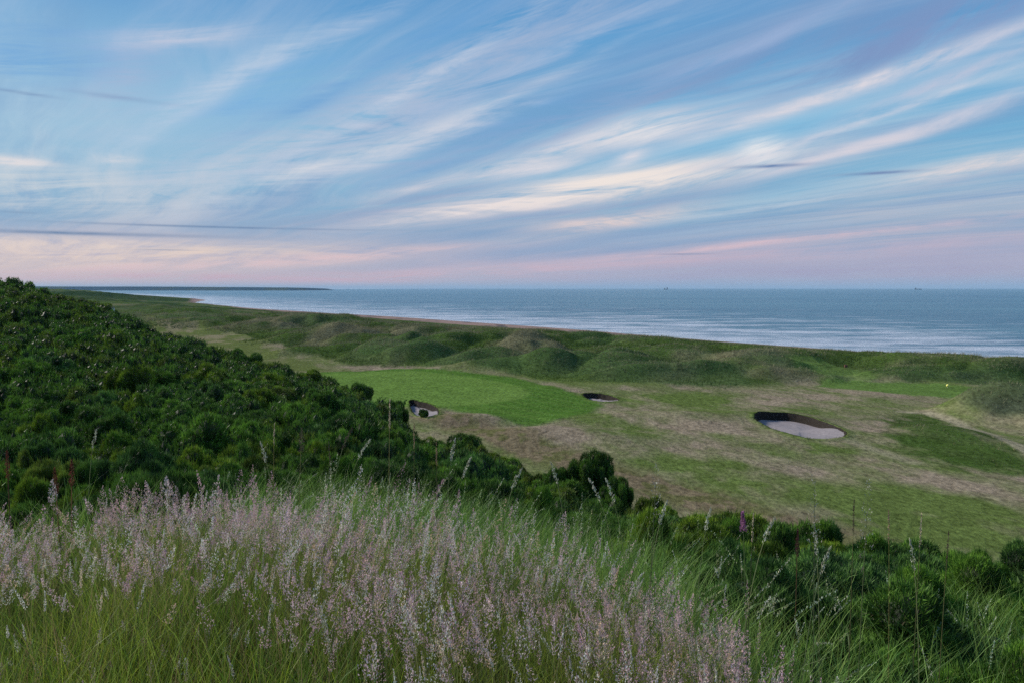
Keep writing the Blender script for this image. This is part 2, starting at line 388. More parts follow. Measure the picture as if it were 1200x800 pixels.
def ground_colour(x, y, z):
    px, py = project(x, y, z)
    s = coast_s(x, y); hill = is_hill(x, y)
    c_f = np.array([.094, .132, .036]); c_dry = np.array([.228, .186, .132]); c_rough = np.array([.050, .084, .020])
    n_st = fbm(x * .16 + y * .05, y * .07, 51, 4); n_f = fbm(x * .9, y * .5, 52, 3); n_b = fbm(x * .05, y * .03, 53, 3)
    n_g = fbm(x * .45 + y * .1, y * .16, 54, 4)
    w = n_st * .5 + n_f * .22 + n_g * .28
    dry = smooth(.36, .68, w + .16 * (n_b - .5)) * .72
    al = x * .54 - y * .84; ac = x * .84 + y * .54
    dry = dry + .55 * (fbm(al * .05, ac * .42, 56, 4) - .47)
    for cx, cy, rx, ry in DRIES:
        dry = dry + .62 * np.exp(-((px - cx) / rx) ** 2 - ((py - cy) / ry) ** 2) * (w * 1.8 - .15)
    for cx, cy, rx, ry in GREENS:
        dry = dry - .42 * np.exp(-((px - cx) / rx) ** 2 - ((py - cy) / ry) ** 2)
    dry = np.clip(dry, 0, 1)
    col = lerp(np.broadcast_to(c_f, x.shape + (3,)), c_dry, dry)
    col = col * (1 + .25 * (n_f - .5))[..., None]
    edge_s = smooth(4.5, 1.5, line_d(x, y, WP['edge']) + 2.5 * (n_f - .5))
    col = lerp(col, lerp(np.broadcast_to(np.array([.16, .125, .08]), x.shape + (3,)), np.array([.10, .10, .04]), smooth(.4, .6, n_f)), edge_s * .9)
    # dunes: rough grass
    dn = smooth(-2.5, 2.5, y - front_y(x, y) + 6 * (n_f - .5) + 5 * (n_st - .5)) * (y > 40)
    dn = np.maximum(dn, smooth(430, 520, y))
    mound = np.zeros_like(x)
    for (mx, my), a, b, h in MW:
        if h > 1.0: mound = np.maximum(mound, np.exp(-(((x - mx) / a) ** 2 + ((y - my) / b) ** 2) * 1.1) * min(h / 2, 1))
    rough = np.clip(np.maximum(dn * .9, smooth(.22, .5, mound + .12 * (n_f - .5))), 0, 1)
    n_d = fbm(x * .06, y * .05, 61, 4)
    dc = lerp(np.broadcast_to(c_rough, x.shape + (3,)), np.array([.15, .135, .085]), smooth(.48, .72, n_d) * .75)
    dc = lerp(dc, np.array([.055, .095, .035]), smooth(.5, .7, fbm(x * .04, y * .04, 63, 3)) * .6)
    col = lerp(col, dc, rough)
    fd = smooth(500, 800, y) * smooth(.40, .56, fbm(x * .013, y * .0045, 58, 4)) * .8
    fd = np.maximum(fd, np.clip(1.6 * np.exp(-((x + 800) / 62) ** 2 - ((y - 1480) / 260) ** 2), 0, 1))
    col = lerp(col, np.array([.022, .045, .016]), fd)
    bk = smooth(2.2, -2.2, poly_sd(x, y, [g(*p) for p in BANK]) + 5 * (n_f - .5) + 3 * (n_st - .5))
    col = lerp(col, np.array([.040, .075, .016]) * 1.0, bk * .9)
    hth = np.exp(-((px - 1185) / 70) ** 4 - ((py - 488) / 26) ** 4) * (y > 60)
    col = lerp(col, np.array([.055, .068, .040]), hth * rough)
    # mown shapes
    jit = .25 * (n_f - .5)
    cr = smooth(4, -4, poly_sd(x, y, WP['corr']) + 14 * (n_st - .5))
    col = lerp(col, lerp(np.broadcast_to(np.array([.10, .125, .04]), x.shape + (3,)), np.array([.19, .17, .10]), smooth(.4, .65, n_st)), cr)
    st = .5 + .5 * np.sin((x * .75 + y * .66) * 2 * math.pi / 3.2)
    ap = smooth(1.3, -1.0, n_f * .8 - .4 + poly_sd(x, y, WP['apron']) + jit)
    apc = lerp(np.broadcast_to(np.array([.055, .125, .020]), x.shape + (3,)), np.array([.086, .155, .032]), np.clip(st * .5 + .5 * n_st, 0, 1))
    col = lerp(col, apc, ap)
    ov = smooth(.8, -.8, poly_sd(x, y, WP['oval']) + jit)
    ovc = lerp(np.broadcast_to(np.array([.092, .168, .032]), x.shape + (3,)), np.array([.122, .198, .048]), np.clip(.6 * n_b + .5 * n_f, 0, 1))
    col = lerp(col, ovc, ov)
    te = np.maximum(smooth(1.2, -1.0, n_f * 1.6 - .8 + poly_sd(x, y, WP['tee']) + jit * 2), .75 * smooth(.8, -.8, poly_sd(x, y, WP['terrace']) + jit * 2))
    col = lerp(col, np.array([.092, .155, .038]) * 1.0, te)
    pa = smooth(1.0, .35, line_d(x, y, WP['path']) + jit * 2)
    pa = np.maximum(pa, .6 * smooth(1.4, .3, line_d(x, y, WP['path2']) + jit * 3))
    col = lerp(col, np.array([.25, .225, .15]), pa * .9)
    # beach and shore
    bs = smooth(6, -6, s - np.interp(y, [380, 520, 750, 1050], [8, 48, 48, 9]) + 10 * (n_st - .5))
    sand = lerp(np.broadcast_to(np.array([.27, .19, .165]), x.shape + (3,)), np.array([.12, .10, .10]), smooth(.55, .68, fbm(x * .12, y * .04, 71, 4)))
    col = lerp(col, sand, bs)
    hc = lerp(np.broadcast_to(np.array([.020, .034, .012]), x.shape + (3,)), np.array([.05, .075, .02]), smooth(.4, .7, fbm(x * .5, y * .5, 81, 3)))
    col = np.where(hill[..., None], hc, col)
    return np.clip(col, .004, .8), dict(px=px, py=py, s=s, hill=hill, ov=ov, ap=ap, rough=rough, te=te, dry=dry, pa=pa, bank=bk)

# ------------------------------------------------------------------ terrain sheets
th = np.concatenate([np.linspace(-80, -44, 70, endpoint=False), np.linspace(-44, 44, 980), np.linspace(44, 80, 71)[1:]])
th = np.radians(th)
rr = [1.2]
while rr[-1] < 9000:
    r_ = rr[-1]; rr.append(r_ * (1.018 if r_ < 40 else 1.0046 if r_ < 330 else 1.010 if r_ < 900 else 1.03))
rr = np.array(rr)
TH, RR = np.meshgrid(th, rr)
X = RR * np.sin(TH); Y = RR * np.cos(TH)
Z = land_z(X, Y)
COL, ATT = ground_colour(X, Y, Z)
for b in BUNKERS:
    sd = poly_sd(X, Y, [tuple(p) for p in b[5]])
    Z = np.where(sd < .55, Z - 3.2, Z)
nr, nth = X.shape
idx = np.arange(nr * nth).reshape(nr, nth)
Q = np.stack([idx[:-1, :-1], idx[:-1, 1:], idx[1:, 1:], idx[1:, :-1]], -1).reshape(-1, 4)
Q = Q[:, ::-1]
def fmask(a): return a[:-1, :-1].reshape(-1)
hillm = fmask(ATT['hill']); ovm = fmask(ATT['ov']) > .5; apm = fmask(ATT['ap']) > .5; tem = fmask(ATT['te']) > .5
sm = fmask(ATT['s']); rgm = fmask(ATT['rough']) > .5
reg = np.zeros(len(Q), int)
reg[rgm] = 1; reg[apm] = 3; reg[ovm] = 2; reg[tem] = 4; reg[sm < 46] = 5; reg[hillm] = 6
VV = np.stack([X, Y, Z], -1).reshape(-1, 3); CC = COL.reshape(-1, 3)
for k, nm in enumerate(['fairway', 'dunes', 'putting_green', 'green_apron', 'tee_ground', 'beach', 'hillside']):
    q = Q[reg == k]
    if not len(q): continue
    u, inv = np.unique(q, return_inverse=True)
    o = new_mesh(nm, VV[u], inv.reshape(-1, 4), CC[u], M_TURF, smooth_shade=True)
    tag(o, kind='structure')
# ground behind and beneath the photographer
th2 = np.radians(np.linspace(80, 280, 60)); r2 = np.array([1.2, 2, 4, 8, 16, 32, 64, 130])
T2, R2 = np.meshgrid(th2, r2); X2 = R2 * np.sin(T2); Y2 = R2 * np.cos(T2)
Z2 = hill_z(X2, np.full_like(Y2, 2.0)) + 0 * Y2
Z2 = np.clip(Z2, 23.0, 26.5) - .02
i2 = np.arange(X2.size).reshape(X2.shape)
q2 = np.stack([i2[:-1, :-1], i2[:-1, 1:], i2[1:, 1:], i2[1:, :-1]], -1).reshape(-1, 4)[:, ::-1]
tag(new_mesh('ground', np.stack([X2, Y2, Z2], -1).reshape(-1, 3), q2, np.tile([.03, .05, .016], (X2.size, 1)), M_TURF, smooth_shade=True), kind='structure')

# ------------------------------------------------------------------ sea
def sea_mat():
    m = bpy.data.materials.new('sea_water'); t = nt(m); N = t.nodes; L = t.links
    out = N.new('ShaderNodeOutputMaterial'); p = N.new('ShaderNodeBsdfPrincipled')
    geo = N.new('ShaderNodeNewGeometry')
    def noise(scale, detail=4, rough=.6, rot=0):
        mp = N.new('ShaderNodeMapping'); mp.inputs['Scale'].default_value = scale; mp.inputs['Rotation'].default_value = (0, 0, rot)
        L.new(geo.outputs['Position'], mp.inputs['Vector'])
        n = N.new('ShaderNodeTexNoise'); n.inputs['Scale'].default_value = 1; n.inputs['Detail'].default_value = detail; n.inputs['Roughness'].default_value = rough
        L.new(mp.outputs[0], n.inputs['Vector']); return n.outputs['Fac']
    a = N.new('ShaderNodeVertexColor'); a.layer_name = 'Col'   # R: nearness to the shore
    sep = N.new('ShaderNodeSeparateColor'); L.new(a.outputs['Color'], sep.inputs[0])
    foam_n = noise((.013, .034, 1), 6, .72, .16)
    ad = N.new('ShaderNodeMath'); ad.operation = 'ADD'; L.new(foam_n, ad.inputs[0]); 
    mu = N.new('ShaderNodeMath'); mu.operation = 'MULTIPLY'; L.new(sep.outputs[0], mu.inputs[0]); mu.inputs[1].default_value = .34
    L.new(mu.outputs[0], ad.inputs[1])
    fr = N.new('ShaderNodeMapRange'); L.new(ad.outputs[0], fr.inputs[0]); fr.inputs[1].default_value = .66; fr.inputs[2].default_value = .86
    patch = noise((.0009, .006, 1), 4, .6)
    ramp = N.new('ShaderNodeValToRGB'); L.new(patch, ramp.inputs[0])
    ramp.color_ramp.elements[0].position = .35; ramp.color_ramp.elements[0].color = (.045, .145, .225, 1)
    ramp.color_ramp.elements[1].position = .65; ramp.color_ramp.elements[1].color = (.085, .215, .285, 1)
    mx = N.new('ShaderNodeMix'); mx.data_type = 'RGBA'; L.new(fr.outputs[0], mx.inputs[0]); L.new(ramp.outputs[0], mx.inputs[6]); mx.inputs[7].default_value = (.52, .57, .64, 1)
    L.new(mx.outputs[2], p.inputs['Base Color'])
    p.inputs['Roughness'].default_value = .30; p.inputs['IOR'].default_value = 1.33; p.inputs['Specular IOR Level'].default_value = .38
    w1 = noise((.014, .075, 1), 8, .66, .10); w2 = noise((.9, 2.6, 1), 3, .6, -.2)
    s1 = N.new('ShaderNodeMath'); s1.operation = 'MULTIPLY_ADD'; L.new(w2, s1.inputs[0]); s1.inputs[1].default_value = .16; L.new(w1, s1.inputs[2])
    b = N.new('ShaderNodeBump'); b.inputs['Strength'].default_value = 1; b.inputs['Distance'].default_value = 4.5
    L.new(s1.outputs[0], b.inputs['Height']); L.new(b.outputs[0], p.inputs['Normal'])
    L.new(p.outputs[0], out.inputs[0]); return m
xs = np.concatenate([-np.geomspace(60000, 1500, 30), np.linspace(-1400, 1400, 240), np.geomspace(1500, 60000, 30)])
ys = np.concatenate([[-3000, -1000, -300], np.linspace(0, 1400, 300), np.geomspace(1450, 60000, 60)])
SX, SY = np.meshgrid(xs, ys)
ss = coast_s(SX, SY)
near = np.exp(-np.maximum(-ss, 0) / 300.0)
SZ = .22 * near * (np.sin((-ss) * 2 * math.pi / 23 + 3 * fbm(SX * .01, SY * .01, 95, 2)) * .5) * (ss < 20)
si = np.arange(SX.size).reshape(SX.shape)
sq = np.stack([si[:-1, :-1], si[:-1, 1:], si[1:, 1:], si[1:, :-1]], -1).reshape(-1, 4)
tag(new_mesh('sea', np.stack([SX, SY, SZ], -1).reshape(-1, 3), sq, np.stack([near] * 3, -1).reshape(-1, 3), sea_mat(), smooth_shade=True), kind='structure')

# far headland across the bay
hx = np.linspace(-7200, -2380, 200); hy = np.linspace(8600, 10800, 40)
HX, HY = np.meshgrid(hx, hy)
prof = np.interp(HX, [-7200, -5400, -4200, -3300, -2750, -2480, -2380], [55, 50, 46, 42, 36, 24, -4])
prof = prof + 9 * (fbm(HX * .0016, HY * .001, 13, 4) - .5)
HZ = prof * smooth(8600, 8800, HY + 120 * (vnoise(HX * .004, HY * 0, 14) - .5)) * smooth(10800, 10300, HY) - 3
hcol = lerp(np.broadcast_to(np.array([.020, .055, .085]), HX.shape + (3,)), np.array([.04, .065, .06]), smooth(.45, .6, fbm(HX * .003, HY * .003, 15, 3)))  # blue of distant haze put into the base colour
hi = np.arange(HX.size).reshape(HX.shape)
hq = np.stack([hi[:-1, :-1], hi[:-1, 1:], hi[1:, 1:], hi[1:, :-1]], -1).reshape(-1, 4)
tag(new_mesh('headland', np.stack([HX, HY, HZ], -1).reshape(-1, 3), hq, hcol.reshape(-1, 3), M_TURF, smooth_shade=True), kind='structure')

# ------------------------------------------------------------------ bunkers
def make_bunker(label, pts, depth, seed, sand_frac, P):
    n = len(P); cen = P.mean(0)
    root = empty('sand_bunker', (0, 0, 0)); tag(root, label, 'sand bunker', 'sand bunkers beside the green and fairway')
    d = P - cen; ln = np.linalg.norm(d, axis=1, keepdims=True); out = d / ln
    zr = land_z(P[:, 0], P[:, 1]) + .05 + .10 * vnoise(np.arange(n) * .4, np.zeros(n), seed)
    # floor: deep below the back-left lip, rising to the near-right one
    side = (out @ np.array([-.35, .94]))
    dep = depth * (.16 + .84 * smooth(-.9, .75, side))
    # lip
    V = []; T = []; cols = []
    offs = [0, .12, .45, .9, 1.5]; dz = [-.10, .02, .05, .03, -.06]
    for o, z_ in zip(offs, dz):
        q = P + out * o
        V.append(np.c_[q, land_z(q[:, 0], q[:, 1]) * (1 if o > .2 else 0) + (zr if o <= .2 else 0) + z_])
    for k in range(len(offs) - 1):
        for i in range(n):
            a, b_ = k * n + i, k * n + (i + 1) % n
            T += [(a, b_, b_ + n), (a, b_ + n, a + n)]
    V = np.concatenate(V)
    col, _ = ground_colour(V[:, 0], V[:, 1], V[:, 2])
    nn = vnoise(V[:, 0] * 1.2, V[:, 1] * 1.2, 5)
    ring = np.repeat([1, 1, .8, .45, 0], n)
    col = col + (np.array([.085, .13, .03]) - col) * (ring * (.4 + .6 * nn))[:, None]
    T = np.array(T)[:, ::-1]
    new_mesh('turf_lip', V, T, col, M_TURF, root, True)
    fa = Acc(); m_ = 900; ii = rng.integers(0, n, m_); ff = rng.uniform(0, 1, (m_, 1))
    qb = P[ii] * (1 - ff) + P[(ii + 1) % n] * ff; ob = out[ii]; qb = qb + ob * rng.uniform(.0, .5, (m_, 1)) ** 1.5
    Pb = np.c_[qb, land_z(qb[:, 0], qb[:, 1]) + .03]
    cb_ = np.array([.08, .13, .03]) * rng.uniform(.5, 1.5, (m_, 1)) + np.array([.05, .02, .01]) * rng.uniform(0, 1, (m_, 1))
    blades(fa, Pb, rng.uniform(.08, .26, m_), np.full(m_, .035), np.arctan2(-ob[:, 1], -ob[:, 0]) + rng.normal(0, .8, m_), rng.uniform(.2, 1.0, m_), rng.uniform(0, .9, m_), cb_, cb_ * 1.2, nseg=3)
    fa.build('grass_fringe', M_DUNE, root)
    # wall
    rings = 6; V = []; T = []
    for k in range(rings):
        f = k / (rings - 1)
        q = P - out * (.02 + .30 * f + .05 * np.sin(np.arange(n)[:, None] * 1.7 + k * 2))
        V.append(np.c_[q, zr - .02 - (dep + .05) * f])
    for k in range(rings - 1):
        for i in range(n):
            a, b_ = k * n + i, k * n + (i + 1) % n
            T += [(a, b_, b_ + n), (a, b_ + n, a + n)]
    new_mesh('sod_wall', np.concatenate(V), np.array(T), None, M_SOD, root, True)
    # sand
    V = []; T = []; R_ = 14
    edge = P - out * .27
    ze = zr - dep
    zc = zr.mean() - depth * .78
    for k in range(R_):
        f = 1 - k / R_
        q = cen + (edge - cen) * f
        zz = ze * f ** 1.2 + zc * (1 - f ** 1.2)
        zz = zz + .10 * (fbm(q[:, 0] * 1.1, q[:, 1] * 1.1, 9, 3) - .5) * (f < .98)
        V.append(np.c_[q, zz])
    V.append(np.array([[cen[0], cen[1], zc]]))
    for k in range(R_ - 1):
        for i in range(n):
            a, b_ = k * n + i, k * n + (i + 1) % n
            T += [(a, b_, b_ + n), (a, b_ + n, a + n)]
    last = (R_ - 1) * n
    for i in range(n): T.append((last + i, last + (i + 1) % n, R_ * n))
    new_mesh('sand', np.concatenate(V), np.array(T), None, M_SAND, root, True)

# ------------------------------------------------------------------ small course furniture
def bm_obj(name, bm, mat, parent=None, smooth_shade=False):
    me = bpy.data.meshes.new(name); bm.to_mesh(me); bm.free()
    for p in me.polygons: p.use_smooth = smooth_shade
    me.materials.append(mat); o = bpy.data.objects.new(name, me); C.objects.link(o)
    if parent: o.parent = parent
    return o

def add_tube(bm, p0, p1, r0, r1, seg=8):
    p0, p1 = Vector(p0), Vector(p1); ax = (p1 - p0).normalized()
    u = ax.orthogonal().normalized(); v = ax.cross(u)
    a = [bm.verts.new(p0 + (u * math.cos(2 * math.pi * i / seg) + v * math.sin(2 * math.pi * i / seg)) * r0) for i in range(seg)]
    b = [bm.verts.new(p1 + (u * math.cos(2 * math.pi * i / seg) + v * math.sin(2 * math.pi * i / seg)) * r1) for i in range(seg)]
    for i in range(seg): bm.faces.new((a[i], a[(i + 1) % seg], b[(i + 1) % seg], b[i]))
    bm.faces.new(a[::-1]); bm.faces.new(b)

def add_box(bm, c, s, bev=0):
    r = bmesh.ops.create_cube(bm, size=1)
    for v in r['verts']: v.co = Vector((v.co.x * s[0] + c[0], v.co.y * s[1] + c[1], v.co.z * s[2] + c[2]))
    if bev: bmesh.ops.bevel(bm, geom=list({e for v in r['verts'] for e in v.link_edges}), offset=bev, segments=2, affect='EDGES')

M_YEL = plain_mat('yellow_cloth', (.80, .66, .14), .7, .1, 6, .05)
M_POLE = plain_mat('pale_pole', (.42, .40, .30), .5, .15, 6, .05)
M_MARK = plain_mat('yellow_paint', (.85, .80, .22), .4, .06, 6, .03)
M_RED = plain_mat('faded_red_wood', (.16, .075, .06), .7, .25, 8, .2)
M_TIMB = plain_mat('post_timber', (.22, .15, .10), .8, .3, 10, .3)
M_WHITE = plain_mat('white_paint', (.75, .75, .72), .5, .08, 6, .05)
p = at_height(474, 440, PLAIN); fz = float(land_z(p[0], p[1]))
fl = empty('golf_flag', (p[0], p[1], fz)); tag(fl, 'limp yellow flag on a thin pole at the back of the putting green', 'golf flag')
bm = bmesh.new(); add_tube(bm, (0, 0, -.1), (0, 0, 2.2), .016, .012); bm_obj('pole', bm, M_POLE, fl, True)
bm = bmesh.new()
# limp cloth: folds hanging beside the pole, given a thickness
rows, colsn = 10, 9; grid = []
for k in range(2):
    lay = []
    for i in range(rows):
        row = []
        for j in range(colsn):
            u_, v_ = j / (colsn - 1), i / (rows - 1)
            xx = .014 + u_ * .20 * (1 - .25 * v_); yy = .07 * math.sin(u_ * 9 + v_ * 1.5) * u_ + k * .006
            zz = 2.18 - v_ * .62 - u_ * .42 * (1 - .3 * v_)
            row.append(bm.verts.new((xx, yy, zz)))
        lay.append(row)
    grid.append(lay)
    for i in range(rows - 1):
        for j in range(colsn - 1):
            f = [lay[i][j], lay[i][j + 1], lay[i + 1][j + 1], lay[i + 1][j]]
            bm.faces.new(f if k else f[::-1])
bm_obj('flag', bm, M_YEL, fl, True)
bm = bmesh.new(); add_tube(bm, (0, 0, .006), (0, 0, .012), .054, .054, 16); bm_obj('hole_cup', bm, M_SOD, fl)

p = at_height(1110.5, 454, PLAIN); z0 = float(land_z(p[0], p[1]))
tm = empty('tee_marker', (p[0], p[1], z0)); tag(tm, 'round yellow tee marker standing on the mown tee strip', 'tee marker')
bm = bmesh.new(); bmesh.ops.create_uvsphere(bm, u_segments=20, v_segments=12, radius=.24)
for v in bm.verts: v.co.z = v.co.z * .9 + .36
bm_obj('ball', bm, M_MARK, tm, True)
bm = bmesh.new(); add_tube(bm, (0, 0, -.1), (0, 0, .17), .05, .07, 10); bm_obj('peg', bm, M_POLE, tm, True)

p = at_height(991, 438, PLAIN); z0 = float(land_z(p[0], p[1]))
bx = empty('litter_bin', (p[0], p[1], z0)); tag(bx, 'small faded red box on posts at the foot of the dune ridge', 'box')
bm = bmesh.new(); add_box(bm, (0, 0, .52), (.5, .34, .36), .02); bm_obj('body', bm, M_RED, bx)
bm = bmesh.new(); add_box(bm, (0, 0, .735), (.58, .42, .06), .012); bm_obj('lid', bm, M_RED, bx)
for q in (-.2, .2):
    bm = bmesh.new(); add_box(bm, (q, 0, .12), (.07, .07, .44), .008); bm_obj('leg', bm, M_TIMB, bx)

# ------------------------------------------------------------------ ships on the horizon
M_HULL = plain_mat('ship_hull', (.035, .045, .06), .6, .2, .1, 0)
M_SHIP = plain_mat('ship_upperworks', (.09, .10, .12), .6, .2, .1, 0)
def hull(L_, B_, H_, mat, parent):
    bm = bmesh.new(); secs = []
    for i in range(15):
        t = i / 14; x_ = (t - .5) * L_
        wd = B_ / 2 * min(1, (1 - t) * 5) ** .5 * min(1, .75 + t * 3) if t < 1 else .05
        sh = H_ * (1 + .28 * max(0, t - .75) * 4 * (t - .75) * 4 + .06 * max(0, .2 - t) * 5)
        secs.append([bm.verts.new(c) for c in ((x_, -wd * .7, -3), (x_ + t * 4, -wd, sh), (x_ + t * 4, wd, sh), (x_, wd * .7, -3))])
    for a, b_ in zip(secs[:-1], secs[1:]):
        for j in range(4): bm.faces.new((a[j], b_[j], b_[(j + 1) % 4], a[(j + 1) % 4]))
    bm.faces.new(secs[0]); bm.faces.new(secs[-1][::-1])
    return bm_obj('hull', bm, mat, parent)
p = at_depth(1076, 338, 15000)
s1 = empty('cargo_ship', (p[0], p[1], 0), math.pi); tag(s1, 'long dark cargo ship on the sea horizon at the right', 'ship', 'ships on the horizon')
hull(135, 20, 13, M_HULL, s1)
bm = bmesh.new(); add_box(bm, (50, 0, 22), (14, 18, 19), .4); add_box(bm, (51, 0, 33), (9, 22, 4), .3); bm_obj('bridge', bm, M_SHIP, s1)
bm = bmesh.new(); add_tube(bm, (60, 0, 12), (60, 0, 35), 2.4, 2.0, 12); bm_obj('funnel', bm, M_SHIP, s1)
for q in (-5, 15):
    bm = bmesh.new(); add_tube(bm, (q - 20, 0, 12), (q - 20, 0, 26), 1.0, .7); add_tube(bm, (q - 20, 0, 25), (q - 8, 0, 21), .6, .4); bm_obj('crane', bm, M_SHIP, s1)
bm = bmesh.new(); add_tube(bm, (-55, 0, 13), (-55, 0, 27), .8, .5); bm_obj('mast', bm, M_SHIP, s1)
# the empty faces the other way round so its bridge is to the left
p = at_depth(780.5, 338, 15500)
s2 = empty('supply_ship', (p[0], p[1], 0)); tag(s2, 'short distant ship with tall superstructure on horizon near the middle', 'ship', 'ships on the horizon')
hull(80, 18, 12, M_HULL, s2)
bm = bmesh.new(); add_box(bm, (24, 0, 27), (16, 16, 30), .5); add_box(bm, (24, 0, 44), (11, 19, 4), .3); bm_obj('bridge', bm, M_SHIP, s2)
bm = bmesh.new(); add_box(bm, (-26, 0, 20), (18, 14, 16), .5); add_tube(bm, (-26, 0, 28), (-12, 0, 34), .9, .6); bm_obj('deck_crane', bm, M_SHIP, s2)
bm = bmesh.new(); add_tube(bm, (24, 0, 46), (24, 0, 54), .8, .4); bm_obj('mast', bm, M_SHIP, s2)

# white post far along the corridor
q_ = at_height(131.5, 364, 11); z0 = float(land_z(q_[0], q_[1]))
wp = empty('marker_hut', (q_[0], q_[1], z0)); tag(wp, 'tiny white hut far away beyond the left hillside', 'hut')
bm = bmesh.new(); add_box(bm, (0, 0, 1.5), (2.2, 2.4, 3.0), .04); bm_obj('wall', bm, M_WHITE, wp)
bm = bmesh.new()
vs = [bm.verts.new(c) for c in ((-1.3, -1.4, 3), (1.3, -1.4, 3), (1.3, 1.4, 3), (-1.3, 1.4, 3), (0, -1.4, 3.9), (0, 1.4, 3.9))]
for f in ((0, 1, 4), (2, 3, 5), (1, 2, 5, 4), (3, 0, 4, 5), (3, 2, 1, 0)): bm.faces.new([vs[i] for i in f])
bm_obj('roof', bm, M_TIMB, wp)

# ------------------------------------------------------------------ blades and heads (vectorised)
class Acc:
    def __init__(s): s.V = []; s.T = []; s.Cl = []; s.n = 0
    def add(s, V, T, col):
        s.V.append(V); s.T.append(T + s.n); s.Cl.append(col); s.n += len(V)
    def get(s): return np.concatenate(s.V), np.concatenate(s.T), np.concatenate(s.Cl)
    def build(s, name, mat, parent=None):
        V, T, c = s.get(); return new_mesh(name, V, T, c, mat, parent)

def centre(P, h, ang, lean, droop, t):
    """positions along a blade, t (K,) -> (N,K,3)"""
    hx = (lean * h)[:, None] * (t ** 1.8)[None]
    z = h[:, None] * (t[None] - droop[:, None] * .5 * t[None] ** 3)
    return np.stack([P[:, 0, None] + np.cos(ang)[:, None] * hx, P[:, 1, None] + np.sin(ang)[:, None] * hx, P[:, 2, None] + z], -1)

def blades(acc, P, h, w, ang, lean, droop, col, tip, nseg=4, taper=.8, rg=rng):
    N = len(P)
    if N == 0: return
    t = np.linspace(0, 1, nseg + 1)
    c = centre(P, h, ang, lean, droop, t)
    wa = rg.uniform(0, math.pi, N); wd = np.stack([np.cos(wa), np.sin(wa), np.zeros(N)], -1)
    ww = w[:, None] * np.maximum(1 - t[None], 0) ** taper * .5
    left = c[:, :-1] - wd[:, None] * ww[:, :-1, None]; right = c[:, :-1] + wd[:, None] * ww[:, :-1, None]
    V = np.concatenate([np.stack([left, right], 2).reshape(N, -1, 3), c[:, -1:]], 1)
    K = 2 * nseg + 1; T = []
    for k in range(nseg - 1):
        a = 2 * k; T += [(a, a + 1, a + 3), (a, a + 3, a + 2)]
    T.append((2 * nseg - 2, 2 * nseg - 1, 2 * nseg))
    T = np.array(T)[None] + (np.arange(N) * K)[:, None, None]
    tt = np.concatenate([np.repeat(t[:-1], 2), [1]])
    cl = col[:, None] + (tip - col)[:, None] * tt[None, :, None] ** 1.5
    acc.add(V.reshape(-1, 3), T.reshape(-1, 3), cl.reshape(-1, 3))

def panicles(acc, P, h, ang, lean, droop, t0, Rw, nsp, size, col, rg=rng, open_=1.0, sizej=.35, prof='lance'):
    N = len(P)
    if N == 0: return
    u = rg.uniform(0, 1, (N, nsp))
    t = t0[:, None] + (1 - t0[:, None]) * u
    hx = (lean * h)[:, None] * t ** 1.8
    z = h[:, None] * (t - droop[:, None] * .5 * t ** 3)
    c = np.stack([P[:, 0, None] + np.cos(ang)[:, None] * hx, P[:, 1, None] + np.sin(ang)[:, None] * hx, P[:, 2, None] + z], -1)
    if prof == 'lance': rad = Rw[:, None] * (np.sin(np.clip(u * .93 + .07, 0, 1) ** .7 * math.pi) * .9 + .12)
    else: rad = Rw[:, None] * (1 - u * .75)
    rr_ = rad * np.sqrt(rg.uniform(0, 1, (N, nsp))); th_ = rg.uniform(0, 2 * math.pi, (N, nsp))
    o = np.stack([np.cos(th_) * rr_, np.sin(th_) * rr_, -rr_ * .3 + rg.normal(0, .004, (N, nsp))], -1)
    ctr = c + o
    d = np.stack([np.cos(th_) * .55 * open_, np.sin(th_) * .55 * open_, np.full((N, nsp), .85)], -1) + rg.normal(0, .3, (N, nsp, 3))
    d /= np.linalg.norm(d, axis=-1, keepdims=True)
    e = np.cross(d, rg.normal(0, 1, (N, nsp, 3))); e /= np.linalg.norm(e, axis=-1, keepdims=True) + 1e-9
    sz = (size[:, None] * rg.uniform(1 - sizej, 1 + sizej, (N, nsp)))[..., None]
    V = np.stack([ctr - d * sz, ctr + e * sz * .36, ctr + d * sz, ctr - e * sz * .36], 2)
    T = np.array([(0, 1, 2), (0, 2, 3)])[None] + (np.arange(N * nsp) * 4)[:, None, None]
    cl = col[:, None] * rg.uniform(.7, 1.35, (N, nsp, 1)) * (1 + rg.normal(0, .05, (N, nsp, 3)))
    cl = np.repeat(np.clip(cl, .01, .85)[:, :, None], 4, 2)
    acc.add(V.reshape(-1, 3), T.reshape(-1, 3), cl.reshape(-1, 3))

for b in BUNKERS: make_bunker(b[0], b[1], b[2], b[3], b[4], b[5])
def on_land(x, y): return np.stack([x, y, land_z(x, y)], -1)
def pick(a, w, n): return np.array(a)[rng.choice(len(a), n, p=np.array(w) / sum(w))]

# ------------------------------------------------------------------ dune and rough grass
acc = Acc()
def rough_points(n, ymin, ymax):
    ang_ = rng.uniform(-.72, .72, n); yy = np.exp(rng.uniform(math.log(ymin), math.log(ymax), n)); yy = rng.uniform(ymin, ymax, n) * .5 + yy * .5
    xx = yy * ang_ 
    return xx, yy
xx, yy = rough_points(420000, 60, 620)
zz = land_z(xx, yy); _, at_ = ground_colour(xx, yy, zz)
mown = np.maximum.reduce([at_['ap'], at_['ov'], at_['te'], at_['pa']])
prob = np.clip(at_['rough'] + .55 * at_['bank'], 0, 1) * (1 - mown) * (at_['s'] > 60) * (~at_['hill'])
prob = prob * (0.12 + .75 * fbm(xx * .12, yy * .12, 66, 3)) * 1.0
short = (prob < .12) & (yy < 190)
prob = np.where(short, .55 * (.15 + at_['dry'] * .8) * (1 - mown) * (~at_['hill']) * (at_['s'] > 60), prob)
